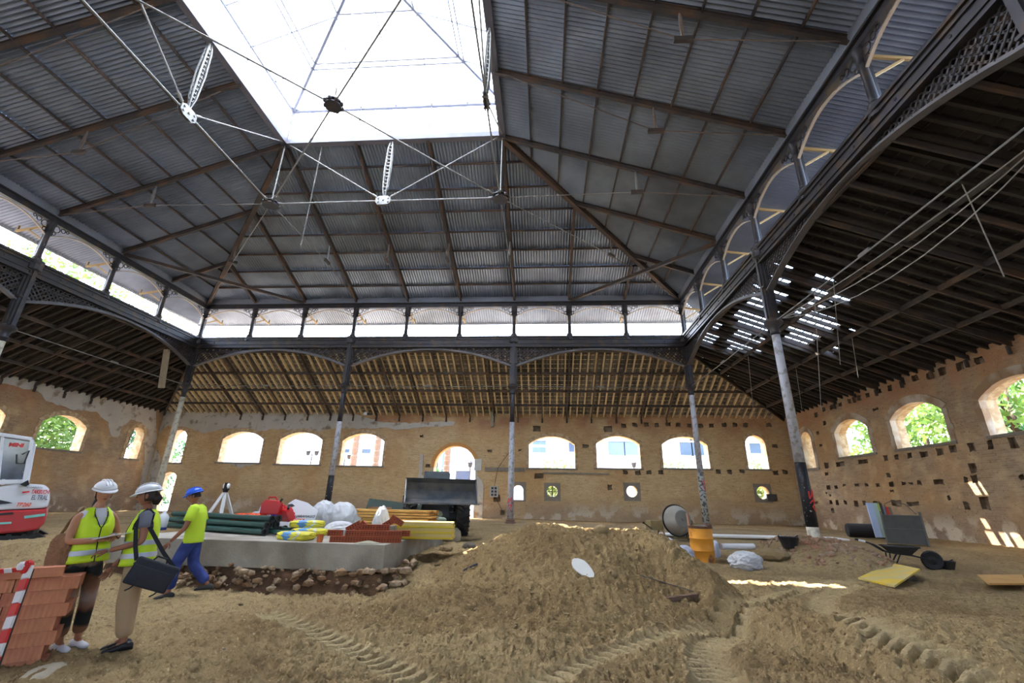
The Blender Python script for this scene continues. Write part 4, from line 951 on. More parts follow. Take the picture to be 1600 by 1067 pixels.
stone(706, 846, .26, 'large pale block of rubble at the back right corner of the slab', STONE2, (1, .7, .9)); stone(733, 858, .16, 'dark flat stone to the right of the block by the slab corner', M('dark_stone', (96,88,78), .9, 0, .2, 5, .5, 20)); stone(697, 862, .15, 'rounded clod in front of the block by the slab corner', STONE)
stone(1245, 1010-30, .05, 'small pale pebble between the wheel tracks'); stone(350, 1021, .05, 'small dark stone on the open ground right of the people', M('dark_stone'))
pl = gnd(942, 829, .98)
for px, py, Y, r, lb in ((940, 829, 9.6, .16, 'smooth rounded boulder on top of the earth mound'), (955, 875, 8.0, .1, 'dark lump of stone half way up the face of the mound')):
    p = atY(px, py, Y); mb = MB(); blobmesh(mb, (0, 0, 0), r, 2, .06, (1.2, 1, .75)); o = mb.build('stone', STONE, smooth=True); o.location = (p.x, Y, hz(p.x, Y)+r*.3); tag(o, lb, 'stone')
def on_pile(px, py):   # march along the pixel ray until it meets the mound
    r = ray(px, py); t = 3.
    while t < 14:
        p = CAM+r*t
        if p.z < hz(p.x, p.y): return V((p.x, p.y, hz(p.x, p.y)))
        t += .02
    return gnd(px, py, 0)
p = on_pile(911, 900); mb = MB(); mb.rings([[V((.14*cos(a)*(1+.1*sin(3*a)), .27*sin(a), z)) for a in np.linspace(0, 2*pi, 14, endpoint=False)] for z in (-.01, .015)])
o = mb.build('plaster_fragment', M('light_grey_fragment', (206,206,200), .8, 0, .06, 5)); o.matrix_world = Matrix.Translation(p+V((0, 0, .1))) @ Matrix.Scale(.85, 4) @ Matrix.Rotation(R(38), 4, 'X') @ Matrix.Rotation(R(38), 4, 'Z'); tag(o, 'pale oval slab fragment lying on the face of the earth mound', 'fragment')
def stick(pxa, pya, pxb, pyb, w_, h_, name, mat, label, cat, lift=.03):
    a, b_ = on_pile(pxa, pya)+V((0, 0, lift)), on_pile(pxb, pyb)+V((0, 0, lift)); mb = MB(); d = b_-a
    N = 6; q = []
    for i in range(N): mb.bar(a+d*i/N, a+d*(i+1)/N, w_*rnd(.8, 1.1), h_)
    o = mb.build(name, mat); tag(o, label, cat)
stick(1041, 941, 1089, 935, .09, .06, 'wood_piece', M('grey_brown_wood', (112,88,72), .9, 0, .3, 8), 'broken brown wooden stick on the lower right flank of the mound', 'wood')
stick(724, 894, 746, 884, .05, .03, 'slate_fragment', M('slate', (70,72,80), .6), 'dark slate sliver on the left foot of the mound', 'fragment')
stick(1000, 893+10, 1085, 930, .015, .015, 'thin_rod', RODD, 'thin wire running down the right side of the mound', 'wire', .04)
# ------------------------------------------------------------------ materials on the slab
def T_(loc, rz=0, rx=0, ry=0): return Matrix.Translation(loc) @ Matrix.Rotation(rz, 4, 'Z') @ Matrix.Rotation(ry, 4, 'Y') @ Matrix.Rotation(rx, 4, 'X')
def onslab(px, py, z=SZ): return gnd(px, py, z)
def onm(name, mb, mat, label, cat, loc, rz=0, rx=0, ry=0, group=None, smooth=False, bevel=0):
    o = mb.build(name, mat, None, smooth, bevel); o.matrix_world = T_(loc, rz, rx, ry); return tag(o, label, cat, group)
GREEN = M('dark_green_pvc', (36,74,66), .35, 0, .2, 3, spec=.6); BLK = M('black_rubber', (34,34,37), .6, 0, .2, 5)
# bundle of green posts
def post_(loc, rz, L=2.1, r=.045, label='', idx=0):
    t = empty('green_post', loc, rz, label, 'post', 'green steel fence posts lying on the slab'); mb = MB(); mb.lathe([(r, -L/2), (r, L/2)], 14, Matrix.Rotation(pi/2, 4, 'Y')); mb.build('tube', GREEN, t, False)
    mb = MB(); mb.lathe([(r*1.05, 0), (r*1.4, .0), (r*1.4, .03), (r*.8, .03), (r*.6, -.0), (r*.001, -.0)], 14, Matrix.Translation((L/2, 0, 0)) @ Matrix.Rotation(pi/2, 4, 'Y')); mb.build('end_flange', BLK, t); return t
a = onslab(255, 826); b_ = onslab(408, 838); pos = [(0, 0), (.17, .0), (.34, 0), (.51, 0), (.085, .12), (.255, .12), (.425, .12), (.17, .24), (.34, .24)]
ctr = (a+b_)/2; ang = atan2(b_.y-a.y, b_.x-a.x)
names_ = ['nearest bottom green post of the bundle, along the slab edge', 'second bottom green post of the bundle', 'third bottom green post of the bundle', 'rearmost bottom green post of the bundle', 'front green post in the middle layer of the bundle', 'middle green post in the middle layer of the bundle', 'rear green post in the middle layer of the bundle', 'front green post on top of the bundle', 'rear green post on top of the bundle']
for k, (dy, dz) in enumerate(pos):
    post_(V((ctr.x+rnd(-.08, .08), ctr.y+dy+.05, SZ+.075+dz)), ang+rnd(-.02, .02), (b_-a).length, .052, names_[k])
for k, (px, py) in enumerate(((432, 830), (440, 838), (452, 833))):
    p = onslab(px, py); post_(V((p.x, p.y, SZ+.075)), ang+.1*k-.1, .55, .045, ('short green pipe left of the white board', 'short green pipe nearest the slab edge', 'short green pipe under the corner of the white board')[k])
# surveying tripod
p = onslab(343, 812); TP = empty('surveying_tripod', (p.x, p.y, SZ), 0, 'white surveying tripod with black and white head standing on the slab', 'tripod')
WHT = M('white_enamel', (222,222,224), .45, 0, .05, 4); top = V((-.05, .05, 1.0-.12))
for fx, fy in ((.05, -.05), (-.42, -.1), (.1, .5)):
    mb = MB(); f = V((fx, fy, 0)); mb.bar(f.lerp(top, .12), top, .09, .05, (0, 1, 0)); mb.bar(f, f.lerp(top, .5), .05, .03, (0, 1, 0)); mb.build('leg', WHT, TP)
mb = MB(); mb.lathe([(.07, -.06), (.08, 0), (.1, .03), (.1, .06)], 12, Matrix.Translation(top)); mb.build('mount', BLK, TP)
for s in (-1, 1): mb = MB(); blobmesh(mb, top+V((s*.06, 0, .14)), .07, 2, .0, (.8, 1, 1.3)); mb.build('instrument_shell', WHT, TP, True)
mb = MB(); mb.box(-.03, .03, -.075, .075, .05, .24, T=Matrix.Translation(top)); mb.build('instrument_core', BLK, TP)
# white jug at the left end
p = onslab(250, 828); J = empty('water_jug', (p.x, p.y, SZ), 0, 'translucent white plastic jug with blue base at the left end of the slab', 'jug'); mb = MB(); mb.lathe([(.1, .04), (.11, .08), (.11, .26), (.07, .33), (.035, .35), (.035, .4)], 16); mb.build('jug_body', M('milky_plastic', (206,208,210), .4), J, True); mb = MB(); mb.lathe([(.112, 0), (.115, .05), (.105, .06)], 16); mb.build('base_ring', M('blue_paint', (60,70,130), .5), J)
# jerry cans
REDP = M('red_plastic', (204,36,44), .35, 0, .08, 3, spec=.6)
def jerry(px, py, dz, rz, rx, label):
    p = onslab(px, 838); t = empty('fuel_can', (p.x, ctr.y+.3+(.3 if dz > .05 else 0), SZ+.375+(0 if dz < .05 else -.12)), rz, label, 'fuel can'); t.rotation_euler.x = rx
    mb = MB(); mb.prism([(-.2, .0), (.2, .0), (.21, .04), (.21, .22), (.16, .29), (-.12, .31), (-.2, .24)], .17); b1 = mb.build('can_body', REDP, t, bevel=.02)
    mb = MB(); mb.tube([(-.1, 0, .28), (-.09, 0, .36), (.06, 0, .36), (.12, 0, .27)], .018, 8); mb.build('handle', REDP, t); mb = MB(); mb.lathe([(.025, 0), (.025, .05), (.03, .05), (.03, .07)], 10, T_((.17, 0, .27), 0, 0, .6)); mb.build('spout_cap', BLK, t)
jerry(368, 826, .0, .1, 0, 'red plastic fuel can lying beside the tripod leg'); jerry(391, 812, .12, -.5, .5, 'red plastic fuel can tilted behind the other one')
# blue crates with white tubular handles
BLUEP = M('blue_plastic', (44,64,176), .4, 0, .1, 3)
for k, (px, py, dz, lb) in enumerate(((402, 828, 0, 'front blue plastic box with white tubular handle'), (413, 818, .1, 'rear blue plastic box with taller white tubular handle'))):
    p = onslab(px, py); t = empty('tool_box', (p.x, p.y, SZ), .1-.25*k, lb, 'tool box')
    mb = MB(); mb.box(-.26, .26, -.12, .12, .0, .13+dz); mb.box(-.28, .28, -.14, .14, .1+dz, .16+dz); mb.build('box_body', BLUEP, t, bevel=.01)
    mb = MB(); mb.box(-.2, .2, -.145, -.141, .03, .07+dz); mb.build('pale_band', M('cream_label', (222,206,150), .5), t)
    mb = MB(); mb.tube([(-.25, 0, .15+dz), (-.22, 0, .34+dz), (-.14, 0, .38+dz), (.14, 0, .38+dz), (.22, 0, .34+dz), (.25, 0, .15+dz)], .022, 8); mb.tube([(-.2, .1, .15+dz), (-.18, .1, .27+dz), (.18, .1, .27+dz), (.2, .1, .15+dz)], .018, 8); mb.build('tubular_handle', WHT, t)
# crumpled shapes
def crumple(name, mat, label, cat, loc, dims, seed, amp=.12, sq=3.0, rz=0, group=None, freq=1.0, parent=None, tall=0):
    bm = bmesh.new(); bmesh.ops.create_icosphere(bm, subdivisions=5, radius=1); dx, dy, dz = dims
    from mathutils import noise as NZ
    for v in bm.verts:
        n = v.co.normalized(); k = (abs(n.x)**sq+abs(n.y)**sq+abs(n.z)**sq)**(-1/sq); q = n*k
        rd = 1-abs(NZ.noise(n*2.3*freq+V((seed*3.1, 0, 0))))*1.6; rd2 = 1-abs(NZ.noise(n*5.2*freq+V((0, seed*2.3, 0))))*1.6; rd3 = 1-abs(NZ.noise(n*11*freq+V((0, 0, seed))))*1.6
        d = amp*(rd*.6+rd2*.4+rd3*.18-.5); q = q*(1+d)
        z = max(q.z, -.92); v.co = V((q.x*dx*(1-tall*.35*(z > 0)*z), q.y*dy*(1-tall*.35*(z > 0)*z), (z+.92)*dz))
    me = bpy.data.meshes.new(name); bm.to_mesh(me); bm.free(); me.shade_smooth(); me.materials.append(mat); o = bpy.data.objects.new(name, me); col.objects.link(o)
    o.location = loc; o.rotation_euler.z = rz
    if parent: o.parent = parent
    else: tag(o, label, cat, group)
    return o
ORG = M('orange_netting', (236,92,34), .6, 0, .2, 14, c2=(190,60,30), msc=10); SACKW = M('white_woven_sack', (206,206,208), .6, 0, .06, 4, .15, 60)
p = onslab(384, 832); crumple('safety_netting', ORG, 'crumpled orange safety netting on top of the green posts', 'netting', (p.x-.02, p.y+.1, SZ+.2), (.34, .16, .09), 3, .5)
# big white board with red lettering
a, b_ = onslab(424, 832), onslab(506, 828); BP = empty('sign_board', ((a.x+b_.x)/2-.05, a.y+.35, SZ), .03, 'large white plastic board with red emblem leaning behind the cement bags', 'board'); 
W = (b_.x-a.x)/2+.12; lean = Matrix.Rotation(R(-24), 4, 'X')
loop = [(-W, .05), (W, .0), (W, .5), (.3*W, .68), (-.45*W, .76), (-.72*W, .66), (-.82*W, .42), (-1.0*W, .2)]
mb = MB(); mb.prism(loop, .035, lean); mb.build('panel', M('white_gloss_plastic', (216,218,222), .4, 0, .04, 3), BP, bevel=.008)
for x, z, s in ((-.58, .58, .1), (-.4, .05, .06)):
    mb = MB(); mb.prism([(x*W-s, z-s*.5), (x*W-s*.2, z-s*.5), (x*W+s*1.2, z+s*.1), (x*W+s*.3, z+s*.6), (x*W-s*.6, z+s*.4)], .045, lean); mb.build('handle_hole', M('dark_opening', (70,72,74), .6), BP)
def text(s, size, mat, parent, Mx, shear=0, name='lettering', bold=.0):
    cu = bpy.data.curves.new(name, 'FONT'); cu.body = s; cu.size = size; cu.extrude = .002; cu.shear = shear; cu.align_x = 'LEFT'; cu.offset = bold
    ob = bpy.data.objects.new(name, cu); col.objects.link(ob); bpy.context.view_layer.update()
    me = bpy.data.meshes.new_from_object(ob.evaluated_get(bpy.context.evaluated_depsgraph_get())); bpy.data.objects.remove(ob); bpy.data.curves.remove(cu)
    me.materials.clear(); me.materials.append(mat); o = bpy.data.objects.new(name, me); col.objects.link(o); o.parent = parent; o.matrix_local = Mx; return o
REDI = M('red_ink', (206,44,48), .5); DKI = M('dark_ink', (60,64,74), .5)
fr = lean @ T_((0, -.02, 0)) @ Matrix.Rotation(pi/2, 4, 'X')
text('9', .2, REDI, BP, fr @ Matrix.Translation((-.36*W, .3, .004)), bold=.004); text('J.JARAMAGO', .085, DKI, BP, fr @ Matrix.Translation((-.12*W, .32, .004)), .2)
mb = MB(); mb.hexa([lean @ V(q) for q in ((-.22*W, -.024, .2), (.42*W, -.024, .2), (.42*W, -.018, .2), (-.22*W, -.018, .2), (-.16*W, -.024, .29), (.48*W, -.024, .29), (.48*W, -.018, .29), (-.16*W, -.018, .29))]); mb.build('red_label', REDI, BP)
text('SERVI', .085, M('white_ink', (235,235,235), .5), BP, fr @ Matrix.Translation((-.12*W, .213, .008)), .3, bold=.002)
# white bags
for k, (px, py, dm, lb, rz) in enumerate(((498, 828, (.3, .22, .34), 'upright grey white sack against the right side of the white board', .2), (528, 828, (.36, .26, .33), 'bulging white sack in the middle of the sack pile', -.1), (530, 836, (.3, .2, .14), 'low folded white sack in front of the sack pile', .1), (553, 826, (.2, .2, .24), 'small dark mouthed white sack at the right of the sack pile', .5))):
    p = onslab(px, py); crumple('white_sack', SACKW, lb, 'sack', (p.x, p.y+.1*(k < 2), SZ), dm, k+2, .2, 2.6, rz, 'white sacks on the slab', .55, tall=.6)
# cement bags, yellow blue and white
CEM = bpy.data.materials.new('printed_cement_paper'); CEM.use_nodes = True; t = CEM.node_tree; pr_ = t.nodes['Principled BSDF']; pr_.inputs['Roughness'].default_value = .5
tc = t.nodes.new('ShaderNodeTexCoord'); sx_ = t.nodes.new('ShaderNodeSeparateXYZ'); t.links.new(tc.outputs['Generated'], sx_.inputs[0]); cr = t.nodes.new('ShaderNodeValToRGB'); cr.color_ramp.interpolation = 'CONSTANT'; nz = t.nodes.new('ShaderNodeTexNoise'); nz.inputs['Scale'].default_value = 2.2; t.links.new(tc.outputs['Generated'], nz.inputs['Vector'])
ma = t.nodes.new('ShaderNodeMath'); ma.operation = 'MULTIPLY_ADD'; ma.inputs[1].default_value = .5; t.links.new(nz.outputs['Fac'], ma.inputs[0]); t.links.new(sx_.outputs[0], ma.inputs[2])
e = cr.color_ramp.elements; e[0].color = (*lin((222,210,60)), 1); e[1].position = .55; e[1].color = (*lin((96,150,206)), 1)
for ps, c in ((.75, (222,212,70)), (.9, (214,214,208)), (1.05, (226,214,60))):
    q = cr.color_ramp.elements.new(min(ps, .999)); q.color = (*lin(c), 1)
t.links.new(ma.outputs[0], cr.inputs[0]); t.links.new(cr.outputs[0], pr_.inputs['Base Color'])
for k, (px, py, dz, lb, rz) in enumerate(((462, 843, 0, 'nearest yellow and blue cement bag at the slab edge', -.2), (482, 837, 0, 'yellow and blue cement bag behind the nearest one', .1), (478, 834, .13, 'yellow and blue cement bag lying on top of the other two', .25))):
    p = onslab(px, py); crumple('cement_bag', CEM, lb, 'cement bag', (p.x, p.y, SZ+dz), (.34, .2, .075), k+8, .1, 4, rz, 'cement bags on the slab')
# perforated bricks
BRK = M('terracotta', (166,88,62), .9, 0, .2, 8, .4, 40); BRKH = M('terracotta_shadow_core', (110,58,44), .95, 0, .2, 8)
def hollow(L, Wd, H, nx, nz_):
    """brick with open cells running through its length axis y"""
    mb = MB(); t = .014; xs = np.linspace(-L/2, L/2, nx+1); zs = np.linspace(0, H, nz_+1)
    for x in xs: mb.box(x-t/2, x+t/2, -Wd/2, Wd/2, 0, H)
    for i, z in enumerate(zs):
        for a_, c_ in zip(xs[:-1], xs[1:]): mb.box(a_+t/2, c_-t/2, -Wd/2, Wd/2, z-(t/2 if 0 < i < nz_ else (0 if i == 0 else t)), z+(t/2 if 0 < i < nz_ else (t if i == 0 else 0)))
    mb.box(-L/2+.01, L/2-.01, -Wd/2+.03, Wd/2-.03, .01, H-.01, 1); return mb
hb = hollow(.24, .11, .1, 5, 3).build('perforated_brick', [BRK, BRKH]); first = True
def pbrick(loc, rz, rx=0, ry=0, label=''):
    global first
    o = hb if first else inst(hb, None); first = False; o.matrix_world = T_(loc, rz, rx, ry); return tag(o, label, 'brick', 'perforated bricks in rows on the slab')
a, b_ = onslab(512, 847.5), onslab(606, 848.5); d = (b_-a).normalized(); az_ = atan2(d.y, d.x)
for i in range(5):
    for lay in range(2 if i > 0 else 1):
        for dp in range(2):
            q = a+d*(.13+.25*i+.01*lay); pbrick((q.x-d.y*.12*dp, q.y+.08+.13*dp, SZ+.102*lay), az_+rnd(-.03, .03), label='perforated brick in the %s row, %s course, %s from the left of the heap' % (('front','rear')[dp], ('bottom','upper')[lay], ('first','second','third','fourth','fifth')[i]))
for x, lay, lb in ((.64, 2, 'perforated brick lying level on the third course, left one'), (.89, 2, 'perforated brick lying level on the third course, right one'), (.05, 1, 'perforated brick on the left end of the heap')):
    q = a+d*x; pbrick((q.x, q.y+.14, SZ+.102*lay), az_+rnd(-.05, .05), label=lb)
for x, z, ry, lb in ((.36, .215, -.5, 'brick leaning left in the notch of the brick heap'), (.5, .215, -.9, 'brick standing tilted beside the notch of the brick heap'), (1.1, .33, .5, 'topmost brick tilted to the right on the brick heap'), (1.02, .30, -.55, 'brick tilted to the left on top of the brick heap'), (1.26, .105, .0, 'brick lying at the right end of the brick heap')):
    q = a+d*x; pbrick((q.x, q.y+.2, SZ+z), az_, 0, ry, lb)
p = onslab(499, 847); mb = MB(); mb.lathe([(.05, 0), (.055, .1), (.06, .13), (.055, .13), (.05, .02)], 14); onm('cup', mb, M('orange_plastic', (206,110,56), .4), 'small orange plastic pot between the cement bags and the bricks', 'cup', (p.x, p.y, SZ), smooth=False)
p = onslab(612, 843); mb = MB(); mb.box(-.06, .06, -.05, .05, 0, .26); onm('cement_block', mb, CONC, 'small upright grey block at the right end of the brick heap', 'block', (p.x, p.y, SZ), bevel=.008)
p = onslab(575, 849); mb = MB(); mb.rings([[V((.28*k*cos(a_), .1*k*sin(a_), .05*(1-k))) for a_ in np.linspace(0, 2*pi, 18, endpoint=False)] for k in (1, .7, .4, .1)]); onm('sand_heap', mb, M('grey_sand', (176,168,146), .95, 0, .2, 12), 'little heap of grey sand in front of the bricks', 'sand', (p.x, p.y+.02, SZ), smooth=True)
p = onslab(588, 838); crumple('plastic_bag', SACKW, 'tall white plastic bag standing up behind the bricks', 'bag', (p.x, p.y+.2, SZ), (.17, .13, .3), 21, .24, 2.4, .3, tall=1)
# yellow planks
YP = M('yellow_formwork_wood', (226,178,96), .6, 0, .15, 3, c2=(200,140,64), msc=1.2); YPE = M('yellow_panel_face', (214,190,120), .5, 0, .12, 3)
a, b_ = onslab(533, 829), onslab(662, 829); pl0 = None; random.seed(5); base = onslab(600, 829)
for lay in range(7):
    for dp in range(3):
        mb = MB(); L = 2.25+rnd(-.12, .12)
        if pl0 is None: mb.box(-1.12, 1.12, -.1, .1, 0, .05); pl0 = mb.build('timber_plank', YP, None, bevel=.004); o = pl0
        else: o = inst(pl0, None)
        o.matrix_world = T_((base.x-.02+rnd(-.1, .1), base.y+.35+.22*dp, SZ+.03+.066*lay), rnd(-.025, .025)); tag(o, '%s yellow formwork plank, %s layer of the long stack behind the bricks' % (('front','middle','rear')[dp], ('bottom','second','third','fourth','fifth','sixth','top')[lay]), 'plank', 'yellow formwork planks stacked on the slab')
mb = MB(); p = base; mb.box(-.3, .3, -.05, .05, 0, .045); onm('timber_offcut', mb, M('brown_wood', (140,104,74), .8, 0, .2, 6), 'short brown offcut lying on top of the plank stack', 'offcut', (p.x-.35, p.y+.5, SZ+.03+.066*7), .4)
mb = MB(); mb.box(-.6, .6, -.03, .03, 0, .03)
a = onslab(610, 842); c_ = onslab(668, 832); d = (c_-a); az_ = atan2(d.y, d.x)
for k in range(3):
    t = empty('formwork_pack', (a.x+.62, a.y+.42, SZ+.01+.105*k), .12+.02*k, ('bottom', 'middle', 'top')[k]+' yellow edged formwork panel in the pack at the slab corner', 'panel')
    mb = MB(); mb.box(-.56, .56, -.355, .355, .01, .1); mb.build('board_face', YPE, t)
    mb = MB()
    for q in ((-.58, .58, -.37, -.34), (-.58, .58, .34, .37), (-.58, -.55, -.34, .34), (.55, .58, -.34, .34)): mb.box(*q, 0, .035)
    mb.build('yellow_edge', M('yellow_edge_paint', (222,196,50), .5, 0, .1, 4), t)
for k, (px, py, dz, lb) in enumerate(((676, 828, 0, 'lower pale green roll at the back corner of the slab'), (678, 826, .14, 'middle pale green roll at the back corner of the slab'), (672, 824, .28, 'top pale green roll at the back corner of the slab'))):
    p = onslab(px, py); crumple('rolled_mat', M('pale_green_mat', (150,160,140), .8, 0, .1, 5), lb, 'roll', (p.x, p.y+.1, SZ+dz), (.3, .12, .085), k+31, .12, 3, -.1, 'rolled mats')
p = gnd(612, 815, 0); mb = MB(); mb.box(-.85, .85, -.02, .02, 0, .5); onm('green_board', mb, M('dark_green_board', (58,74,66), .6, 0, .1, 2), 'dark green board lying tilted behind the plank stack', 'board', (atY(614, 784, 14.3).x, 14.3, .5), .05, -.35, .1)
mb = MB(); mb.box(-.85, .85, -.35, .35, 0, .5); onm('material_crate', mb, M('brown_crate', (92,74,58), .9, 0, .3, 4), 'brown timber crate under the dark green board', 'crate', (atY(614, 784, 14.8).x, 14.8, 0.02), .05)

# ------------------------------------------------------------------ things at the right
p = gnd(1100, 881, -.3); BR = empty('steel_barrel', (p.x, p.y, onb(p.x, p.y)-.02), 0, 'orange steel oil barrel with scorched rim near the middle of the hall', 'barrel')
OR = M('orange_barrel_paint', (214,144,42), .5, .1, .15, 3, c2=(120,84,60), msc=2.4, thr=(.58,.66)); hB = .86
mb = MB(); mb.lathe([(.28, 0), (.29, .02), (.28, .04), (.28, .27), (.295, .29), (.28, .31), (.28, .55), (.295, .57), (.28, .59), (.28, .8)], 24); smooth_by_angle(mb.build('barrel_body', OR, BR), 50)
mb = MB(); mb.lathe([(.28, .8), (.285, hB-.02), (.295, hB), (.27, hB), (.265, hB-.3), (.001, hB-.3)], 24); mb.build('scorched_rim', M('burnt_rust', (116,84,66), .9, .1, .25, 5), BR)
mb = MB(); blobmesh(mb, (.02, 0, hB-.05), .22, 2, .12, (1, .9, .35)); mb.build('rubble_fill', M('grey_rubble', (120,112,104), .95, 0, .2, 6, .5, 20), BR)
mb = MB(); mb.bar((-.25, .05, hB-.2), (-.27, .05, hB+.3), .12, .03); mb.build('upright_board', M('pinkish_board', (170,128,104), .8), BR)
DR = p
# concrete mixer
p = gnd(1060, 846, 0); MX = empty('concrete_mixer', (p.x, p.y, onb(p.x, p.y)), .25, 'grey round drummed concrete mixer standing near the back wall', 'mixer'); MX.scale = (.7,.7,.7); gm = M('cement_coated_steel', (150,144,134), .8, .1, .2, 4)
Md = T_((0, 0, 1.0-.15)) @ Matrix.Rotation(R(80), 4, 'X')
mb = MB(); mb.lathe([(.1, -.5), (.35, -.45), (.6, -.1), (.62, 0), (.62, .12), (.45, .45), (.36, .55)], 28, Md); smooth_by_angle(mb.build('drum', gm, MX), 40)
mb = MB(); mb.tube([(Md @ V((.66*cos(a_), .66*sin(a_), .02))) for a_ in np.linspace(0, 2*pi, 32, endpoint=False)], .035, 8, closed=True); mb.build('ring_gear', BLK, MX)
mb = MB(); mb.lathe([(.001, .56), (.34, .56), (.36, .55)], 24, Md); mb.lathe([(.001, .6), (.06, .6), (.08, .56)], 12, Md); mb.build('drum_mouth', M('cement_grey_inner', (120,116,108), .9), MX)
mb = MB(); mb.tube([(-.75, 0, .85), (.75, 0, .85)], .04, 8); mb.tube([(-.75, 0, .85), (-.75, -.3, .05)], .04, 8); mb.tube([(-.75, 0, .85), (-.75, .5, .05)], .04, 8); mb.tube([(.75, 0, .85), (.75, -.3, .05)], .04, 8); mb.tube([(.75, 0, .85), (.75, .5, .05)], .04, 8); mb.tube([(-.75, .5, .1), (.75, .5, .1)], .04, 8); mb.build('frame', M('ochre_machine_paint', (136,118,80), .7, .1, .2, 4), MX)
mb = MB(); mb.box(-1.35, -.8, -.2, .3, .45, .85); mb.build('motor_housing', M('ochre_machine_paint'), MX, bevel=.03)
mb = MB(); mb.tube([(-1.3, -.2, .5), (-1.75, -.35, .75)], .02, 6); blobmesh(mb, (-1.75, -.35, .75), .05, 1, 0); mb.build('crank_handle', BLK, MX)
for s in (-1, 1): mb = MB(); mb.lathe([(.14, -.04), (.2, -.03), (.2, .03), (.14, .04), (.001, .04)], 16, T_((s*.82, .5, .18)) @ Matrix.Rotation(pi/2, 4, 'Y')); mb.build('wheel', BLK, MX)
# white bags and pipe
SB = M('bluish_white_bag', (196,202,220), .55, 0, .06, 4)
def gz(px, py):
    p = sgnd(px, py); return p
for k, (px, py, dm, lb) in enumerate(((1034, 878, (.42, .3, .3), 'large bluish white rubble bag behind the right shoulder of the mound'), (1072, 878, (.22, .2, .2), 'small bluish white bag against the left side of the barrel'), (1121, 872, (.1, .1, .22), 'narrow white bag peeping out behind the right side of the barrel'), (1168, 889, (.38, .28, .19), 'open silvery white bag lying on the ground right of the barrel'))):
    p = gz(px, py); crumple('rubble_bag', SB if k != 3 else SACKW, lb, 'bag', (p.x, p.y+.05, p.z-.02), dm, 50+k, .18 if k != 3 else .34, 2.6, .2*k, None, .8, tall=.4)
p0, p1 = gnd(1127, 857, .05), gnd(1178, 857, .05); mb = MB(); L = (p1-p0).length/2
o = mb.tube([(-L, 0, 0), (L, 0, 0)], .07, 16); onm('plastic_pipe', mb, WHT, 'white plastic pipe on the ground behind the silvery bag', 'pipe', (p0+p1)/2+V((0, 0, .05)), atan2(p1.y-p0.y, p1.x-p0.x)); 
mb = MB(); L = 1.5; mb.box(-5.6, 2.6, -.55, .35, 0, .05); p = gnd(1160, 842, 0); onm('painted_sun_strip', mb, M('pale_painted_sunlight', (224,222,216), .7, 0, .06, 1.5), 'flat pale strip painted as sunlight on the floor near the back wall', 'painted sun strip', (p.x+.6, p.y, .07), 0)  # added slab whose pale colour stands in for a band of sunlight
def bucket(px, py, lb, s=1.0):
    p = gz(px, py); t = empty('rubber_bucket', (p.x, p.y, p.z), .3, lb, 'bucket'); mb = MB(); mb.lathe([(.12*s, 0), (.19*s, .2*s), (.205*s, .205*s), (.18*s, .2*s), (.11*s, .03*s), (.001, .03*s)], 20); mb.build('bucket_shell', BLK, t)
    for q in (-1, 1): mb = MB(); mb.tube([(q*.18*s, -.05, .19*s), (q*.24*s, 0, .23*s), (q*.18*s, .05, .19*s)], .012, 6); mb.build('handle', BLK, t)
bucket(1237, 872, 'black rubber bucket beside the rubble heap of the painted column', 1.3); bucket(1481, 891, 'black rubber bucket on the ground right of the wheelbarrow', 1.0)
p = gz(1222, 876)
mb = MB(); blobmesh(mb, (0, 0, .14), .3, 2, .12, (1.2, .8, .55)); onm('rubble_lump', mb, STONE, 'brown earthy lump left of the black bucket', 'rubble', (p.x-.1, p.y+.2, p.z))
mb = MB(); random.seed(31)
for i in range(210):
    a_ = rnd(0, 6.3); rr_ = rnd(.25, 1.5)**1.0; x, y = 7.35+rr_*cos(a_), 13.4+rr_*sin(a_)*1.2; blobmesh(mb, (x, y, onb(x, y)+.02), rnd(.03, .09)*(1.3-.4*rr_), 1, .25, (1.2, .9, .8))
ob = mb.build('rubble_heap', M('pinkish_rubble', (150,130,108), .95, 0, .25, 5, .6, 20, c2=(150,108,86), msc=2)); tag(ob, 'low heap of pinkish rubble round the foot of the painted column', 'rubble', kind='stuff')
# yellow boards
def board(px, label, mat, zs=(0, 0, 0, 0)):
    q = [gnd(x, y, z) for (x, y), z in zip(px, zs)]; mb = MB(); up = V((0, 0, .03)); mb.hexa([v for v in q]+[v+up for v in q]); o = mb.build('formwork_board', mat); tag(o, label, 'board'); return q
YB_ = M('yellow_film_board', (226,190,40), .5, 0, .1, 3, c2=(206,186,120), msc=2.2)
board(((1341,905),(1398,918),(1438,891),(1392,881)), 'yellow film faced board lying tilted in front of the wheelbarrow', YB_, (-.28, -.24, -.1, -.18))
mb = MB(); blobmesh(mb, (0, 0, .06), .16, 2, .15, (1.2, 1, .6)); p = gnd(1415, 905, -.28); onm('stone', mb, M('dark_stone'), 'dark stone propping up the yellow board', 'stone', (p.x, p.y, -.3))
board(((1527,900),(1545,914),(1605,914),(1598,900)), 'orange brown board lying flat at the right edge', M('orange_board', (196,150,84), .7, 0, .15, 3), (-.2, -.2, -.2, -.2))
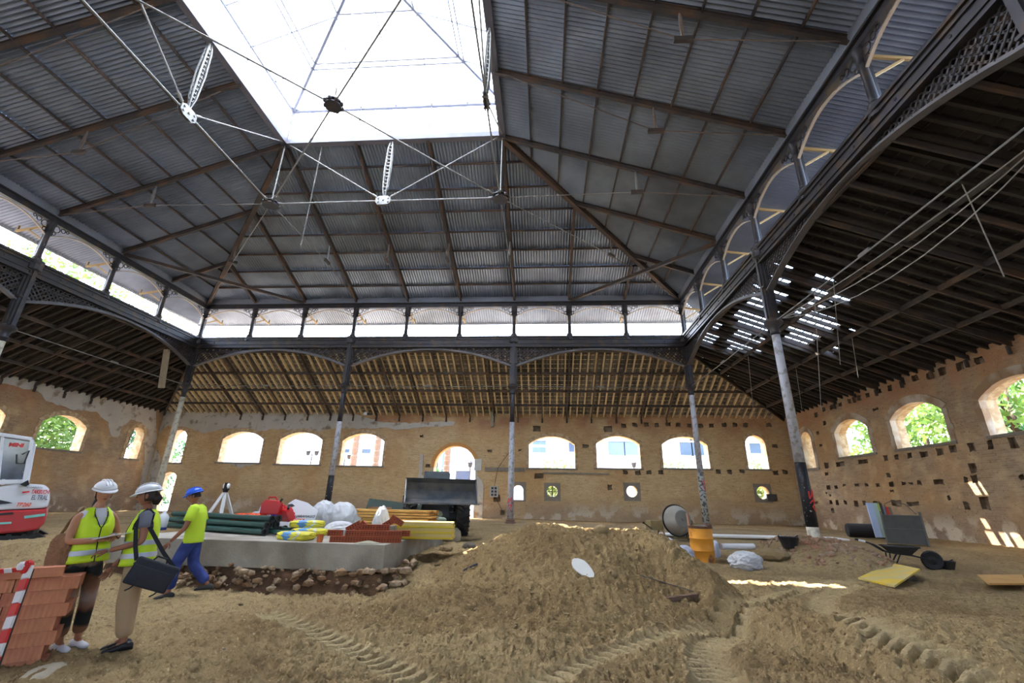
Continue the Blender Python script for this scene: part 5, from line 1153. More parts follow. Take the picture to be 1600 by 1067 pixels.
# wheelbarrow, side on, wheel to the right
p = gz(1405, 882); WBW = empty('wheelbarrow', (p.x+.12, p.y, p.z), -.35, 'black wheelbarrow with long handles standing left of the black bucket', 'wheelbarrow'); q = .66
mb = MB(); tp = [(-.55, -.32, .62), (.5, -.32, .62), (.5, .32, .62), (-.55, .32, .62)]; bt = [(-.3, -.2, .36), (.25, -.18, .36), (.25, .18, .36), (-.3, .2, .36)]
mb.rings([[V(v)*q for v in bt], [V(v)*q for v in tp]], 0, True); mb.tube([V(v)*q for v in tp], .02, 6, closed=True); mb.build('tray', M('dark_steel_tray', (58,56,56), .6, .2, .2, 5), WBW)
for s in (-1, 1):
    mb = MB(); mb.tube([V(v)*q for v in ((.85, s*.06, .2), (.3, s*.18, .33), (-.5, s*.26, .42), (-.85, s*.28, .66), (-1.25, s*.28, .78))], .018, 8); mb.build('handle', BLK, WBW)
    mb = MB(); mb.tube([V(v)*q for v in ((-1.1, s*.28, .75), (-1.3, s*.28, .79))], .026, 8); mb.build('grip', WHT if s < 0 else BLK, WBW)
    mb = MB(); mb.tube([V(v)*q for v in ((-.1, s*.2, .36), (-.3, s*.24, .02), (-.45, s*.24, .02), (-.42, s*.24, .4))], .016, 8); mb.build('leg', BLK, WBW)
mb = MB(); mb.lathe([(.1, -.03), (.19, -.05), (.22, 0), (.19, .05), (.1, .03), (.03, .06), (.001, .06)], 20, T_(V((.85, 0, .2))*q) @ Matrix.Rotation(pi/2, 4, 'X')); mb.build('wheel', BLK, WBW)
# black roll, panels, mesh cage
p = gnd(1368, 842, 0); mb = MB(); mb.lathe([(.05, -.95), (.22, -.96), (.25, -.9), (.25, .9), (.22, .96), (.05, .95)], 20, Matrix.Rotation(pi/2, 4, 'Y')); onm('membrane_roll', mb, BLK, 'long black roll lying before the leaning panels', 'roll', (p.x, p.y-.2, .28), -.25, smooth=False)
PANS = (('pale blue white leaning panel, leftmost of the upright panels', (176,196,226)), ('pale green and blue leaning panel', (176,204,196)), ('lime green edged leaning panel', (170,190,90)), ('dark narrow leaning panel', (56,60,66)), ('grey leaning panel beside the red one', (120,130,146)), ('bright red narrow leaning panel', (212,58,44)), ('grey brown leaning panel right of the red one', (120,112,104)))
pxs = (1369, 1379, 1387, 1391.5, 1397, 1402, 1408, 1414)
for k, (lb, c) in enumerate(PANS):
    a, b_ = atY(pxs[k], 840, 17.9), atY(pxs[k+1], 840, 17.9); mb = MB(); mb.box(0, max(.08, (b_.x-a.x)*.94), -.03, .03, 0, 1.15-.12*(k > 3)); onm('leaning_panel', mb, M('panel_paint_%s' % 'abcdefg'[k], c, .5, 0, .08, 2), lb, 'panel', (a.x, 17.9+.04*k, .12), 0, -.1)
p = gnd(1447, 855, 0); CG = empty('mesh_cage', (p.x-.3, p.y+.3, .0), -.6, 'dark grey sheet cage with angle iron posts against the right wall', 'cage'); CG.scale = (.66,.66,.72); dk = M('dark_grey_sheet', (84,84,82), .7, .1, .2, 3)
mb = MB(); mb.box(-.75, .75, -.45, .45, .1, 1.25); mb.build('cage_panel', dk, CG)
for sx_ in (-.75, .75):
    for sy_ in (-.47, .47): mb = MB(); mb.bar((sx_, sy_, 0), (sx_*.97, sy_, 1.4), .06, .06, (0, 1, 0)); mb.build('angle_post', M('angle_iron', (110,108,104), .6, .2, .2, 4), CG)
mb = MB(); mb.bar((-.75, -.48, .7), (.75, -.48, .7), .04, .02); mb.bar((-.75, -.48, 1.25), (.75, -.48, 1.25), .05, .03); mb.build('cross_rail', M('angle_iron'), CG)
mb = MB(); mb.tube([(-.5, -.2, 1.25), (-.5, -.2, 1.7), (-.2, -.2, 1.85), (.3, 0, 1.7), (.6, .2, 1.3)], .02, 6); mb.build('bent_rod', RODD, CG)
# wall bits
p = atY(772, 768, YW-.1); EB = empty('electric_box', (p.x, YW-.12, p.z), 0, 'small grey electric box on the back wall right of the doorway', 'box'); mb = MB(); mb.box(-.25, .25, -.06, .1, -.32, .32); mb.build('casing', M('grey_plastic_box', (176,174,168), .5), EB, bevel=.01)
for i in range(3):
    for j in range(2): mb = MB(); mb.box(-.17+.2*j, -.03+.2*j, -.08, -.05, -.25+.19*i, -.12+.19*i); mb.build('socket', M('dark_socket', (60,62,70), .5), EB)
mb = MB(); mb.tube([(0, -.02, .3), (.2, -.02, 1.4), (.9, -.02, 2.4), (1.1, -.02, 3.6)], .015, 5); mb.tube([(.1, -.02, -.3), (.6, -.02, -1.2)], .015, 5); mb.build('cable', BLK, EB)
for px, py, w_, h_, nm, lb in ((747, 726, .45, .7, 'white_switch_box', 'white box fixed to the wall beside the doorway arch'), (1206, 777, .55, .35, 'monitor_frame', 'small dark framed box beside the right porthole')):
    p = atY(px, py, YW-.08); mb = MB(); mb.box(-w_/2, w_/2, -.08, .08, -h_/2, h_/2); t = onm(nm, mb, M(nm+'_paint', (200,200,196) if 'white' in nm else (70,68,70), .5), lb, 'box', (p.x, YW-.07, p.z), bevel=.01)
mb = MB(); mb.box(-3, 3, -.1, .0, -.05, .05)
for px0, px1, py, lb in ((758, 820, 733, 'grey cement ledge across the wall behind the column near the doorway'), (848, 952, 739, 'thin grey conduit on the wall below the windows right of the doorway')):
    a, b_ = atY(px0, py, YW), atY(px1, py+.5, YW); mb = MB(); h_ = .14 if px0 < 800 else .05
    n = 8
    for i in range(n): mb.box(a.x+(b_.x-a.x)*i/n, a.x+(b_.x-a.x)*(i+1)/n, YW-.09-.02*(i % 2), YW+.01, a.z-h_*rnd(.7, 1), a.z+h_*rnd(.7, 1))
    o = mb.build('wall_ledge', SILLM); o.parent = wb
# hanging pieces
for px, y0, y1, Y, w_, lb in ((769, 655, 652+14, 28.5, .35, 'grey timber stub hanging from the eaves of the back aisle right of the doorway'), (257, 548, 606, 0, .42, 'pale timber post hanging from the left aisle roof')):
    if Y: a, b_ = atY(px, 643, Y), atY(px, 667, Y)
    else: a, b_ = atX(px+4, 546, -20.9), atX(px-5, 606, -20.9)
    mb = MB(); mb.bar(a, b_, w_*.55, .2, (0, 1, 0)); o = mb.build('hanging_timber', M('grey_timber', (150,138,116), .85, 0, .2, 4)); tag(o, lb, 'timber')
p = atY(572, 643, 27.6); t = empty('work_lamp', p-V((0,0,.12)), 0, 'small white floodlight hung below the eaves above the third left window', 'lamp'); mb = MB(); mb.lathe([(.05, .1), (.16, 0), (.17, -.04), (.001, -.03)], 14, T_((0, 0, 0), 0, .6)); mb.build('lamp_head', WHT, t); mb = MB(); mb.box(.1, .4, -.08, .08, -.1, .02); mb.tube([(0, 0, .1), (0, .0, .5)], .012, 5); mb.build('lamp_bracket', BLK, t)
# slack wires in the right aisle
def cable(pts, r, mat, label, name='hanging_wire'):
    mb = MB(); P = []
    for a, b_, sag in pts:
        for k in range(9): t = k/8; P.append(a.lerp(b_, t)-V((0, 0, sag*4*t*(1-t))))
    mb.tube(P, r, 5); o = mb.build(name, mat); tag(o, label, 'wire')
WR_ = M('grey_wire', (150,146,140), .6)
def hit_aisle(px, py):     # where a pixel ray meets the underside of the right aisle roof
    r = ray(px, py); t = (ZT-.3+(ZT-ZB)/(WR-XR)*XR-CAM.z)/(r.z+(ZT-ZB)/(WR-XR)*r.x); return CAM+r*t
c0_ = V((XR+.3, YB-3*BY, ZC+.15)); f0 = hit_aisle(1640, 205)
for k, (sg, lb) in enumerate(((.15, 'uppermost pale cable sagging from the painted column to the upper right'), (.45, 'second pale cable under the uppermost one in the right aisle'), (.8, 'lowest sagging cable in the right aisle'))): cable([(c0_, f0+V((.1*k, .1*k, 0)), sg)], .015, WR_, lb)
def drop(px, py, y1, lb, dx=8, r=.011):
    a = hit_aisle(px, py); rr0 = ray(px+dx, y1); t = (a-CAM).length/ray(px, py).length; cable([(a+V((0, 0, .4)), CAM+rr0*t, 0)], r, WR_, lb)
drop(1503, 290, 432, 'loose white cable end hanging down at the upper right of the aisle', 66, .015)
for px, y0, y1, lb in ((1305, 440, 570, 'thin vertical wire hanging below the right end of the missing tiles'), (1275, 455, 640, 'long thin wire hanging just right of the painted column'), (1333, 530, 590, 'short wire hanging at the right of the missing tiles'), (1170, 560, 650, 'thin wire hanging in front of the far right corner'), (1245, 580, 640, 'thin wire hanging behind the painted column')): drop(px, y0, y1, lb)
a = V((SX0+1.6, SY1+.1, ZSKY-.1)); r_ = ray(470, 385); b_ = CAM+r_*19.; mb = MB(); mb.tube([a, b_], .028, 6); o = mb.build('slanting_pole', RODM); tag(o, 'long pale pole slanting down beneath the back edge of the lantern', 'pole')
# ------------------------------------------------------------------ wheel loader
TYRE = M('tyre_rubber', (44,43,44), .85, 0, .2, 6, .3, 30, c2=(92,82,68), msc=3, thr=(.5,.7)); LBLK = M('loader_black', (46,48,52), .5, .2, .2, 3); BKT = M('worn_bucket_steel', (86,90,96), .45, .5, .25, 3, .2, 20, c2=(120,118,114), msc=2)
def tractor_wheel(parent, loc, r, w_):
    Mx = Matrix.Translation(loc) @ Matrix.Rotation(pi/2, 4, 'Y'); mb = MB()
    mb.lathe([(r*.55, -w_*.4), (r*.8, -w_*.5), (r*.93, -w_*.46), (r*.95, 0), (r*.93, w_*.46), (r*.8, w_*.5), (r*.55, w_*.4)], 32, Mx, caps=False)
    for k in range(22):
        a = 2*pi*k/22
        for s in (-1, 1):
            p0 = V((cos(a)*r*.95, sin(a)*r*.95, 0)); a2 = a+s*0+.22+(.14 if s > 0 else 0); a1 = a+(.14 if s > 0 else 0); p0 = V((cos(a1)*r*.95, sin(a1)*r*.95, 0)); p1 = V((cos(a2)*r*.93, sin(a2)*r*.93, s*w_*.48)); up = V((cos(a1), sin(a1), 0))
            mb.bar(Mx @ p0, Mx @ p1, .05, .075, Mx.to_3x3() @ up, off=.02)
    t = mb.build('tyre', TYRE, parent); mb = MB(); mb.lathe([(.001, -w_*.1), (r*.2, -w_*.1), (r*.25, -w_*.3), (r*.5, -w_*.34), (r*.57, -w_*.42), (r*.57, w_*.42), (r*.5, w_*.34), (r*.25, w_*.3), (r*.2, w_*.1), (.001, w_*.1)], 24, Mx); mb.build('rim', M('wheel_rim', (110,104,98), .6, .2, .2, 4), t)
hd = atan2(-.3, -.95); LD_ = empty('wheel_loader', (-3.45, 14.9, 0.02), hd, 'black wheel loader with raised front bucket facing the camera before the arched doorway', 'loader')
for x, y in ((.82, 0), (-.82, 0), (.82, -2.2), (-.82, -2.2)): tractor_wheel(LD_, (x, y, .57), .57, .42)
mb = MB(); mb.box(-.4, .4, -2.7, .35, .5, .95); mb.box(-.75, .75, -.12, .12, .45, .68); mb.box(-.75, .75, -2.32, -2.08, .45, .68); mb.build('chassis', LBLK, LD_, bevel=.03)
mb = MB(); mb.box(-.45, .45, -2.8, -.9, .95, 1.6); mb.build('engine_hood', LBLK, LD_, bevel=.05)
mb = MB(); mb.box(-.42, .42, -.85, -.75, .95, 1.95); mb.box(-.42, .42, -.8, -.1, 1.0, 1.25); mb.box(-.4, .4, -.35, -.2, 1.2, 1.88); mb.build('operator_console', M('grey_guard_plate', (92,98,104), .5, .2, .15, 3), LD_, bevel=.02)
for s in (-1, 1):
    mb = MB(); mb.bar((s*.5, -1.0, 1.55), (s*.5, .2, 1.45), .1, .16); mb.bar((s*.5, .2, 1.45), (s*.5, 1.15, 1.15), .1, .16); mb.build('lift_arm', LBLK, LD_)
    mb = MB(); mb.tube([(s*.38, -.4, .8), (s*.42, .5, 1.2)], .05, 8); mb.tube([(s*.42, .5, 1.2), (s*.44, .75, 1.28)], .03, 8); mb.build('hydraulic_ram', LBLK, LD_)
    mb = MB(); mb.tube([(s*.2, -.2, 1.0), (s*.3, .2, 1.5), (s*.25, .7, 1.45), (s*.2, 1.0, 1.25)], .02, 6); mb.build('hose', BLK, LD_)
    mb = MB(); mb.box(s*.3-.08, s*.3+.08, -.16, -.1, 1.5, 1.6); mb.build('headlamp', M('lamp_glass', (190,190,186), .2), LD_)
BK = empty('bucket_frame', (0, 1.25, 1.0)); BK.parent = LD_
prof = [(.72, .0), (.3, -.03), (.05, .06), (-.08, .26), (-.06, .48), (.08, .62)]; pin = [(y+(.03 if y < .5 else 0), z+.03) for y, z in prof]
mb = MB(); pts = prof+pin[::-1]; A = [V((-1.04, y, z)) for y, z in pts]; Bq = [V((1.04, y, z)) for y, z in pts]
for i in range(len(prof)-1):
    q = [prof[i], prof[i+1], (prof[i+1][0]+.03, prof[i+1][1]+.03), (prof[i][0]+.0, prof[i][1]+.03)]; mb.hexa([(-1.04, *q[0]), (1.04, *q[0]), (1.04, *q[1]), (-1.04, *q[1]), (-1.04, *q[3]), (1.04, *q[3]), (1.04, *q[2]), (-1.04, *q[2])])
for s in (-1.04, 1.01):
    mb.rings([[V((s, y, z)) for y, z in prof], [V((s+.03, y, z)) for y, z in prof]])
mb.build('bucket', BKT, LD_).matrix_local = Matrix.Translation((0, 1.25, 1.0)) @ Matrix.Rotation(R(-6), 4, 'X')
bpy.data.objects.remove(BK)
mb = MB(); mb.box(-1.06, 1.06, 1.93, 2.0, .93, .97); mb.build('cutting_edge', BKT, LD_)

# ------------------------------------------------------------------ excavator at the left edge
YE = 10.8; ex0 = atY(76, 860, YE); EXN = V((-12., YE, 0)).normalized(); EXA = atan2(-EXN.x, EXN.y); EX = empty('mini_excavator', (-12.0, YE, -.1), EXA, 'white and red compact excavator cut off by the left edge', 'excavator')
WHP = M('white_machine_paint', (214,216,222), .35, 0, .06, 2, spec=.6); RDP = M('red_machine_paint', (176,46,50), .35, 0, .1, 2, spec=.6); TURQ = M('turquoise_stripe', (120,190,180), .5)
def S(px, py):
    r = ray(px, py); t = V((-12., YE, 0)).dot(EXN)/r.dot(EXN); d = CAM+r*t-EX.location; return (d.x*cos(EXA)+d.y*sin(EXA), d.z)
def slab_from(pts, depth, name, mat, y0=0, bevel=.02, parent=EX):
    mb = MB(); L = [S(*p) for p in pts]; mb.rings([[V((x, y0, z)) for x, z in L], [V((x, y0+depth, z)) for x, z in L]]); return mb.build(name, mat, parent, bevel=bevel)
slab_from([(-60,800),(-60,758),(0,760),(30,755),(68,757),(76,764),(77,780),(74,792),(66,794)], 1.7, 'upper_body', WHP, bevel=.05)
slab_from([(-60,838),(-60,801),(66,795),(74,793),(73,806),(69,818),(58,828),(30,832)], 1.7, 'counterweight', RDP, -.03, bevel=.05)
for q in (((38,806),(71,802),(70,806),(38,810)), ((-30,818),(18,815),(18,818),(-30,821))): slab_from(q, .02, 'turquoise_stripe', TURQ, -.05, 0)
slab_from(((-20,803),(20,800),(22,803),(-20,807)), .02, 'dark_slot', LBLK, -.05, 0)
slab_from(((-10,779),(14,784),(20,786),(-12,789)), .02, 'air_intake', LBLK, -.02, 0)
slab_from(((35,768),(46,767),(46,769),(35,770.5)), .02, 'red_dash', REDI, -.02, 0)
# cab: four pillars, roof, sill and tinted glass
cabp = [(-58,757),(-58,680),(2,679),(50,686),(37,756)]
GLS = M('cab_glass', (104,116,140), .12, 0, .25, 1.2, spec=.8, c2=(60,72,84), msc=1.0)
slab_from([(-56,750),(-56,686),(5,684),(46,690),(33,748)], .02, 'cab_glass', GLS, .02, 0); slab_from([(-56,750),(-56,686),(5,684),(46,690),(33,748)], .02, 'cab_glass', GLS, 1.5, 0)
def strut(a, b_, w_, y, name='cab_pillar', mat=None):
    A, Bq = S(*a), S(*b_); mb = MB(); mb.bar((A[0], y, A[1]), (Bq[0], y, Bq[1]), w_, w_, (0, 1, 0)); mb.build(name, mat or WHP, EX, bevel=.01)
for y in (.03, 1.5):
    strut((50,687), (37,757), .07, y); strut((4,682), (-4,757), .06, y); strut((-58,680), (-58,757), .07, y)
    for a, b_ in zip(cabp[1:3], cabp[2:4]): strut(a, b_, .08, y, 'roof_rail')
    strut((-58,754), (37,752), .09, y, 'cab_sill')
slab_from([(-58,682),(-58,677),(2,676),(51,683),(50,688),(2,681)], 1.55, 'cab_roof', WHP, 0, .02)
mb = MB(); A, Bq = S(12, 742), S(14, 712); mb.box(A[0]-.25, A[0]+.2, .5, 1.0, A[1]-.0, A[1]+.12); mb.box(A[0]-.28, A[0]-.15, .5, 1.0, A[1], Bq[1]+.12); mb.build('seat', LBLK, EX, bevel=.03)
mb = MB(); q = [S(26,710), S(26,724), S(38,724), S(46,704), S(34,710)]; mb.tube([(x, -.06, z) for x, z in q], .015, 6); mb.build('mirror_bracket', BLK, EX)
mb = MB(); q = [S(31,757), S(44,750), S(46,757), S(40,760)]; mb.rings([[V((x, -.1, z)) for x, z in q], [V((x, .05, z)) for x, z in q]]); mb.build('work_light', BLK, EX)
fm = lambda px, py, y=-.025: Matrix.Translation((S(px, py)[0], y, S(px, py)[1])) @ Matrix.Rotation(pi/2, 4, 'X')
text('TAKEUCHI', .13, REDI, EX, fm(48, 771), .15, bold=.003).scale.x = .5; text('EL TRAL', .15, M('grey_ink', (110,118,134), .5), EX, fm(48, 780.5), 0, bold=.003).scale.x = .52
text('MOVIMIENTOS', .06, M('grey_ink'), EX, fm(40, 763), 0).scale.x = .7; text('TB260', .12, M('orange_red_ink', (224,84,60), .5), EX, fm(24, 791), .3, bold=.003).scale.x = .75
text('MINI', .12, REDI, EX, fm(13, 697, -.0), 0, bold=.006)
mb = MB()
for y in (.15, 1.55):
    L = [S(-60,868), S(-62,846), S(-50,838), S(58,836), S(70,842), S(68,856), S(55,866)]; mb = MB(); mb.rings([[V((x, y-.2, z)) for x, z in L], [V((x, y+.2, z)) for x, z in L]])
    n = 30
    for k in range(n):
        a = k/n*len(L); i = int(a); f = a-i; p_, q_ = L[i], L[(i+1) % len(L)]; x = p_[0]+(q_[0]-p_[0])*f; z = p_[1]+(q_[1]-p_[1])*f; mb.box(x-.04, x+.04, y-.22, y+.22, z-.03, z+.03)
    mb.build('track', BLK, EX)
mb = MB(); a = S(10, 838); mb.lathe([(.5, a[1]-.15), (.5, a[1]+.12)], 20, Matrix.Translation((a[0], .85, 0))); mb.build('slew_ring', LBLK, EX)

# ------------------------------------------------------------------ hollow brick stack and tape, bottom left
BB = M('big_brick_clay', (184,114,88), .9, 0, .14, 4, .3, 60, c2=(206,140,104), msc=3)
mb = MB(); L, W_, H = .46, .14, .115; n = 12
g_ = []    # fluted block: grooves run round its sides
for i in range(n*2+1):
    x = -L/2+L*i/(n*2); g_.append((x, -W_/2+(.006 if i % 2 else 0)))
for i in range(5): g_.append((L/2-(.006 if i % 2 else 0), -W_/2+W_*(i+.5)/5))
for i in range(n*2+1): x = L/2-L*i/(n*2); g_.append((x, W_/2-(.006 if i % 2 else 0)))
for i in range(5): g_.append((-L/2+(.006 if i % 2 else 0), W_/2-W_*(i+.5)/5))
mb.rings([[V((x, y, 0)) for x, y in g_], [V((x, y, H)) for x, y in g_]])
bigb = mb.build('hollow_brick', BB, None, bevel=0)
mb2 = MB(); nx = 3
for x0 in np.linspace(-L/2, L/2, 2): pass
xs = [-W_/2, -W_/6, W_/6, W_/2]; zs = [0, H]
for x in xs: mb2.box(-L/2, L/2, x-.006+(.006 if x == xs[0] else (-.006 if x == xs[-1] else 0)), x+.006+(.006 if x == xs[0] else (-.006 if x == xs[-1] else 0)), 0, H*.75)
mb2.box(-L/2, L/2, -W_/2, W_/2, 0, .012); mb2.box(-L/2, L/2, -W_/2, W_/2, H*.75-.012, H*.75); mb2.box(-L/2+.03, L/2-.03, -W_/2+.004, W_/2-.004, .012, H*.7, 1)
topb = mb2.build('hollow_brick', [BB, BRKH]); firstb = True; random.seed(2)
ang = R(38); ux, uy = cos(ang), sin(ang); org = V((-4.78, 4.72, 0)); zb = -.52
ROWN = ('bottom', 'second', 'third', 'fourth', 'fifth', 'sixth', 'top'); 
for lay in range(7):
    for i in range(3):
        for j in range(2):
            if lay == 6 and i == 2: continue
            lean = .0*lay; x = -L/2-i*(L+.008)+(-.05 if lay % 2 else 0)+.012*lay; y = -j*(W_+.006)
            o = bigb if firstb else inst(bigb, None); firstb = False
            o.matrix_world = T_((org.x+x*ux-y*uy*-1*0+(-uy)*(-y)*-1*0+x*0, org.y, 0)) if False else T_((org.x+x*ux+y*uy, org.y+x*uy-y*ux, zb+lay*(H+.003)), ang+rnd(-.02, .02))
            o['label'] = '%s fluted hollow brick in the %s course of the stack, %s face' % (('rightmost', 'middle', 'leftmost')[i], ROWN[lay], ('front', 'rear')[j]); o['category'] = 'brick'; o['group'] = 'large hollow bricks stacked at the lower left'
for k, (x, rz, lb) in enumerate(((-.28, .08, 'hollow brick with open cells lying on top at the right end of the stack'), (-.75, -.05, 'hollow brick with open cells lying on top in the middle of the stack'))):
    o = topb if k == 0 else inst(topb, None); o.matrix_world = T_((org.x+x*ux, org.y+x*uy-.04, zb+7*(H+.003)+.002), ang+rz); tag(o, lb, 'brick', 'large hollow bricks stacked at the lower left')
TW = M('white_tape', (226,222,222), .5, 0, .05, 5); TR_ = M('red_tape', (208,46,42), .5, 0, .08, 5)
TP_ = empty('barrier_tape', (0, 0, 0), 0, 'red and white barrier tape wound down a stake before the brick stack', 'tape')
a, b_ = atY(-14, 1050, 3.75), atY(46, 886, 3.9); n = 8
for k in range(n):
    p_, q_ = a.lerp(b_, k/n), a.lerp(b_, (k+1)/n+.012); mb = MB(); mb.bar(p_, q_, .062, .02, F0); mb.build('red_band' if k % 2 == 0 else 'white_band', TR_ if k % 2 == 0 else TW, TP_)
mb = MB(); mb.tube([V((a.x, a.y+.03, -.6)), V((b_.x, b_.y+.03, b_.z-.02))], .014, 6); mb.build('stake', IRON2, TP_)
c_ = atY(-30, 893, 3.95); n = 6
for k in range(n):
    p_, q_ = b_.lerp(c_, k/n)-V((0, 0, .012)), b_.lerp(c_, (k+1)/n)-V((0, 0, .012)); mb = MB(); mb.bar(p_, q_, .035, .008, F0); mb.build('red_band' if k % 2 else 'white_band', TR_ if k % 2 else TW, TP_)
crumple('tape_knot', TR_, '', '', (b_.x-.02, b_.y, b_.z-.05), (.035, .03, .05), 61, .4, 2.2, 0, parent=TP_); crumple('tape_knot', TW, '', '', (b_.x-.045, b_.y-.02, b_.z-.02), (.03, .03, .03), 62, .4, 2.2, 0, parent=TP_)
p = gnd(88, 1052, -.5); mb = MB(); blobmesh(mb, (0, 0, 0), .2, 3, .05, (1.3, .9, .5)); onm('stone', mb, STONE2, 'large sandy boulder at the foot of the hollow brick stack', 'stone', (p.x+.02, p.y-.1, -.5), smooth=True)

# ------------------------------------------------------------------ people
def skin(name, verts, edges, radii, mat, parent, roots=(0,), sub=2):
    me = bpy.data.meshes.new(name); me.from_pydata([tuple(v) for v in verts], edges, []); o = bpy.data.objects.new(name, me); col.objects.link(o)
    m = o.modifiers.new('s', 'SKIN'); m.use_smooth_shade = True
    for i, r in enumerate(radii):
        me.skin_vertices[0].data[i].radius = (r, r) if not isinstance(r, tuple) else r; me.skin_vertices[0].data[i].use_root = i in roots
    s = o.modifiers.new('u', 'SUBSURF'); s.levels = sub; s.render_levels = sub
    bpy.context.view_layer.update(); dg = bpy.context.evaluated_depsgraph_get(); nm = bpy.data.meshes.new_from_object(o.evaluated_get(dg)); o.modifiers.clear(); o.data = nm; nm.materials.clear(); nm.materials.append(mat); nm.shade_smooth(); o.parent = parent; return o
SK = M('tanned_skin', (176,122,92), .5, 0, .06, 6); SK2 = M('brown_skin', (150,98,74), .5, 0, .06, 6); HAIR = M('dark_brown_hair', (40,28,24), .5, 0, .3, 20)
def add_head(parent, c, yaw, pitch, skm, s=1.0, hairstyle='tail', helmet=None, hname='hard_hat'):
    Mx = Matrix.Translation(c) @ Matrix.Rotation(yaw, 4, 'Z') @ Matrix.Rotation(pitch, 4, 'X') @ Matrix.Scale(s, 4)
    bm = bmesh.new(); bmesh.ops.create_uvsphere(bm, u_segments=40, v_segments=30, radius=1)
    for v in bm.verts:
        x, y, z = v.co; X, Y, Z = x*.074, y*.094, z*.115
        if z < 0: k = 1-.38*(-z)**1.6; X *= k; Y *= (1-.15*(-z)) if y > 0 else 1-.45*(-z)
        if y > 0:
            g = lambda cx, cz, sx, sz: math.exp(-((X-cx)/sx)**2-((Z-cz)/sz)**2)
            Y += .026*g(0, -.018, .012, .02)*(1 if Z < 0 else 1)+.012*g(0, .01, .01, .02)
            Y += -.009*(g(.031, .012, .014, .011)+g(-.031, .012, .014, .011))+.005*(g(.03, .032, .022, .008)+g(-.03, .032, .022, .008))
            Y += .006*g(0, -.062, .02, .006)-.004*g(0, -.05, .03, .006)+.008*g(0, -.095, .02, .014)+.004*(g(.04, -.03, .016, .02)+g(-.04, -.03, .016, .02))
        v.co = (X, Y, Z)
    me = bpy.data.meshes.new('head'); bm.to_mesh(me); bm.free(); me.shade_smooth(); me.materials.append(skm); h = bpy.data.objects.new('head', me); col.objects.link(h); h.parent = parent; h.matrix_local = Mx
    for s_ in (-1, 1):
        mb = MB(); mb.lathe([(.001, -.011), (.008, -.008), (.011, 0), (.008, .008), (.001, .011)], 12, Matrix.Translation((s_*.03, .076, .01))); e = mb.build('eye', M('eye_white', (206,200,194), .3), h, True)
        mb = MB(); mb.lathe([(.001, 0), (.005, 0), (.004, .002)], 10, T_((s_*.03, .0865, .01)) @ Matrix.Rotation(-pi/2, 4, 'X')); mb.build('iris', BLK, h)
        mb = MB(); mb.tube([(s_*.016, .092, .026), (s_*.03, .094, .03), (s_*.045, .085, .026)], .0028, 6); mb.build('eyebrow', HAIR, h)
        mb = MB(); blobmesh(mb, (0, 0, 0), .032, 2, .0, (.3, .6, 1.0), rot=Matrix.Identity(4)); o = mb.build('ear', skm, h, True); o.location = (s_*.076, -.005, -.005); o.rotation_euler = (.15, 0, s_*.3)
    mb = MB(); mb.tube([(-.022, .083, -.058), (-.008, .092, -.055), (0, .0935, -.057), (.008, .092, -.055), (.022, .083, -.058)], [.002, .0045, .004, .0045, .002], 6); mb.tube([(-.02, .083, -.06), (0, .0915, -.066), (.02, .083, -.06)], [.002, .005, .002], 6); mb.build('mouth', M('lips', (150,82,74), .5), h, True)
    # hair: a cap with the face cut away
    bm = bmesh.new(); bmesh.ops.create_uvsphere(bm, u_segments=32, v_segments=24, radius=1); dele = []
    for v in bm.verts:
        x, y, z = v.co
        if (y > .25 and z < .42) or z < (-.55 if hairstyle != 'short' else -.35): dele.append(v)
        v.co = (x*.081, y*.1-.004, z*.121)
    bmesh.ops.delete(bm, geom=dele, context='VERTS'); me = bpy.data.meshes.new('hair'); bm.to_mesh(me); bm.free(); me.shade_smooth(); me.materials.append(HAIR); o = bpy.data.objects.new('hair', me); col.objects.link(o); o.parent = h
    sm_ = o.modifiers.new('t', 'SOLIDIFY'); sm_.thickness = .008
    if hairstyle == 'tail':
        mb = MB(); mb.tube([(0, -.09, -.03), (.0, -.13, -.06), (.01, -.14, -.14), (.02, -.12, -.24), (.03, -.1, -.3)], [.022, .03, .032, .02, .006], 10); mb.build('ponytail', HAIR, h, True)
    if hairstyle == 'bob':
        mb = MB(); mb.tube([(0, -.06, .0), (0, -.1, -.05), (0, -.085, -.11)], [.06, .055, .03], 12); mb.build('hair_nape', HAIR, h, True)
    # helmet
    hm = empty(hname, (0, -.006, .05)); hm.parent = h; hm.rotation_euler.x = R(-6)
    mb = MB(); n = 32; rr_ = []
    for t in np.linspace(0, pi/2, 9): rr_.append([V((.108*cos(t)*cos(a_), .132*cos(t)*sin(a_), .092*sin(t)**.9)) for a_ in np.linspace(0, 2*pi, n, endpoint=False)])
    mb.rings(rr_[:-1], 0, True); mb.build('shell', helmet, hm, True)
    mb = MB(); inn = [V((.107*cos(a_), .131*sin(a_), .004)) for a_ in np.linspace(0, 2*pi, n, endpoint=False)]
    out = [V(((.118)*cos(a_), (.14+.042*max(0, sin(a_))**1.5)*sin(a_), -.006-.010*max(0, sin(a_)))) for a_ in np.linspace(0, 2*pi, n, endpoint=False)]
    mb.rings([inn, out, [q-V((0, 0, .006)) for q in out], [q-V((0, 0, .006)) for q in inn]], 0, False, True); mb.build('brim', helmet, hm, True)
    for x in (-.03, 0, .03): mb = MB(); mb.tube([V((x, .12*cos(t)*1.0, .012+.09*sin(t))) for t in np.linspace(.5, pi-.5, 12)], .006, 6); mb.build('ridge', helmet, hm, True)
    for k in range(4): mb = MB(); mb.lathe([(.004, 0), (.004, .003)], 6, T_((-.02+.013*k, .03, .088))) ; mb.build('vent', M('vent_dark', (60,60,64), .6), hm)
    return h
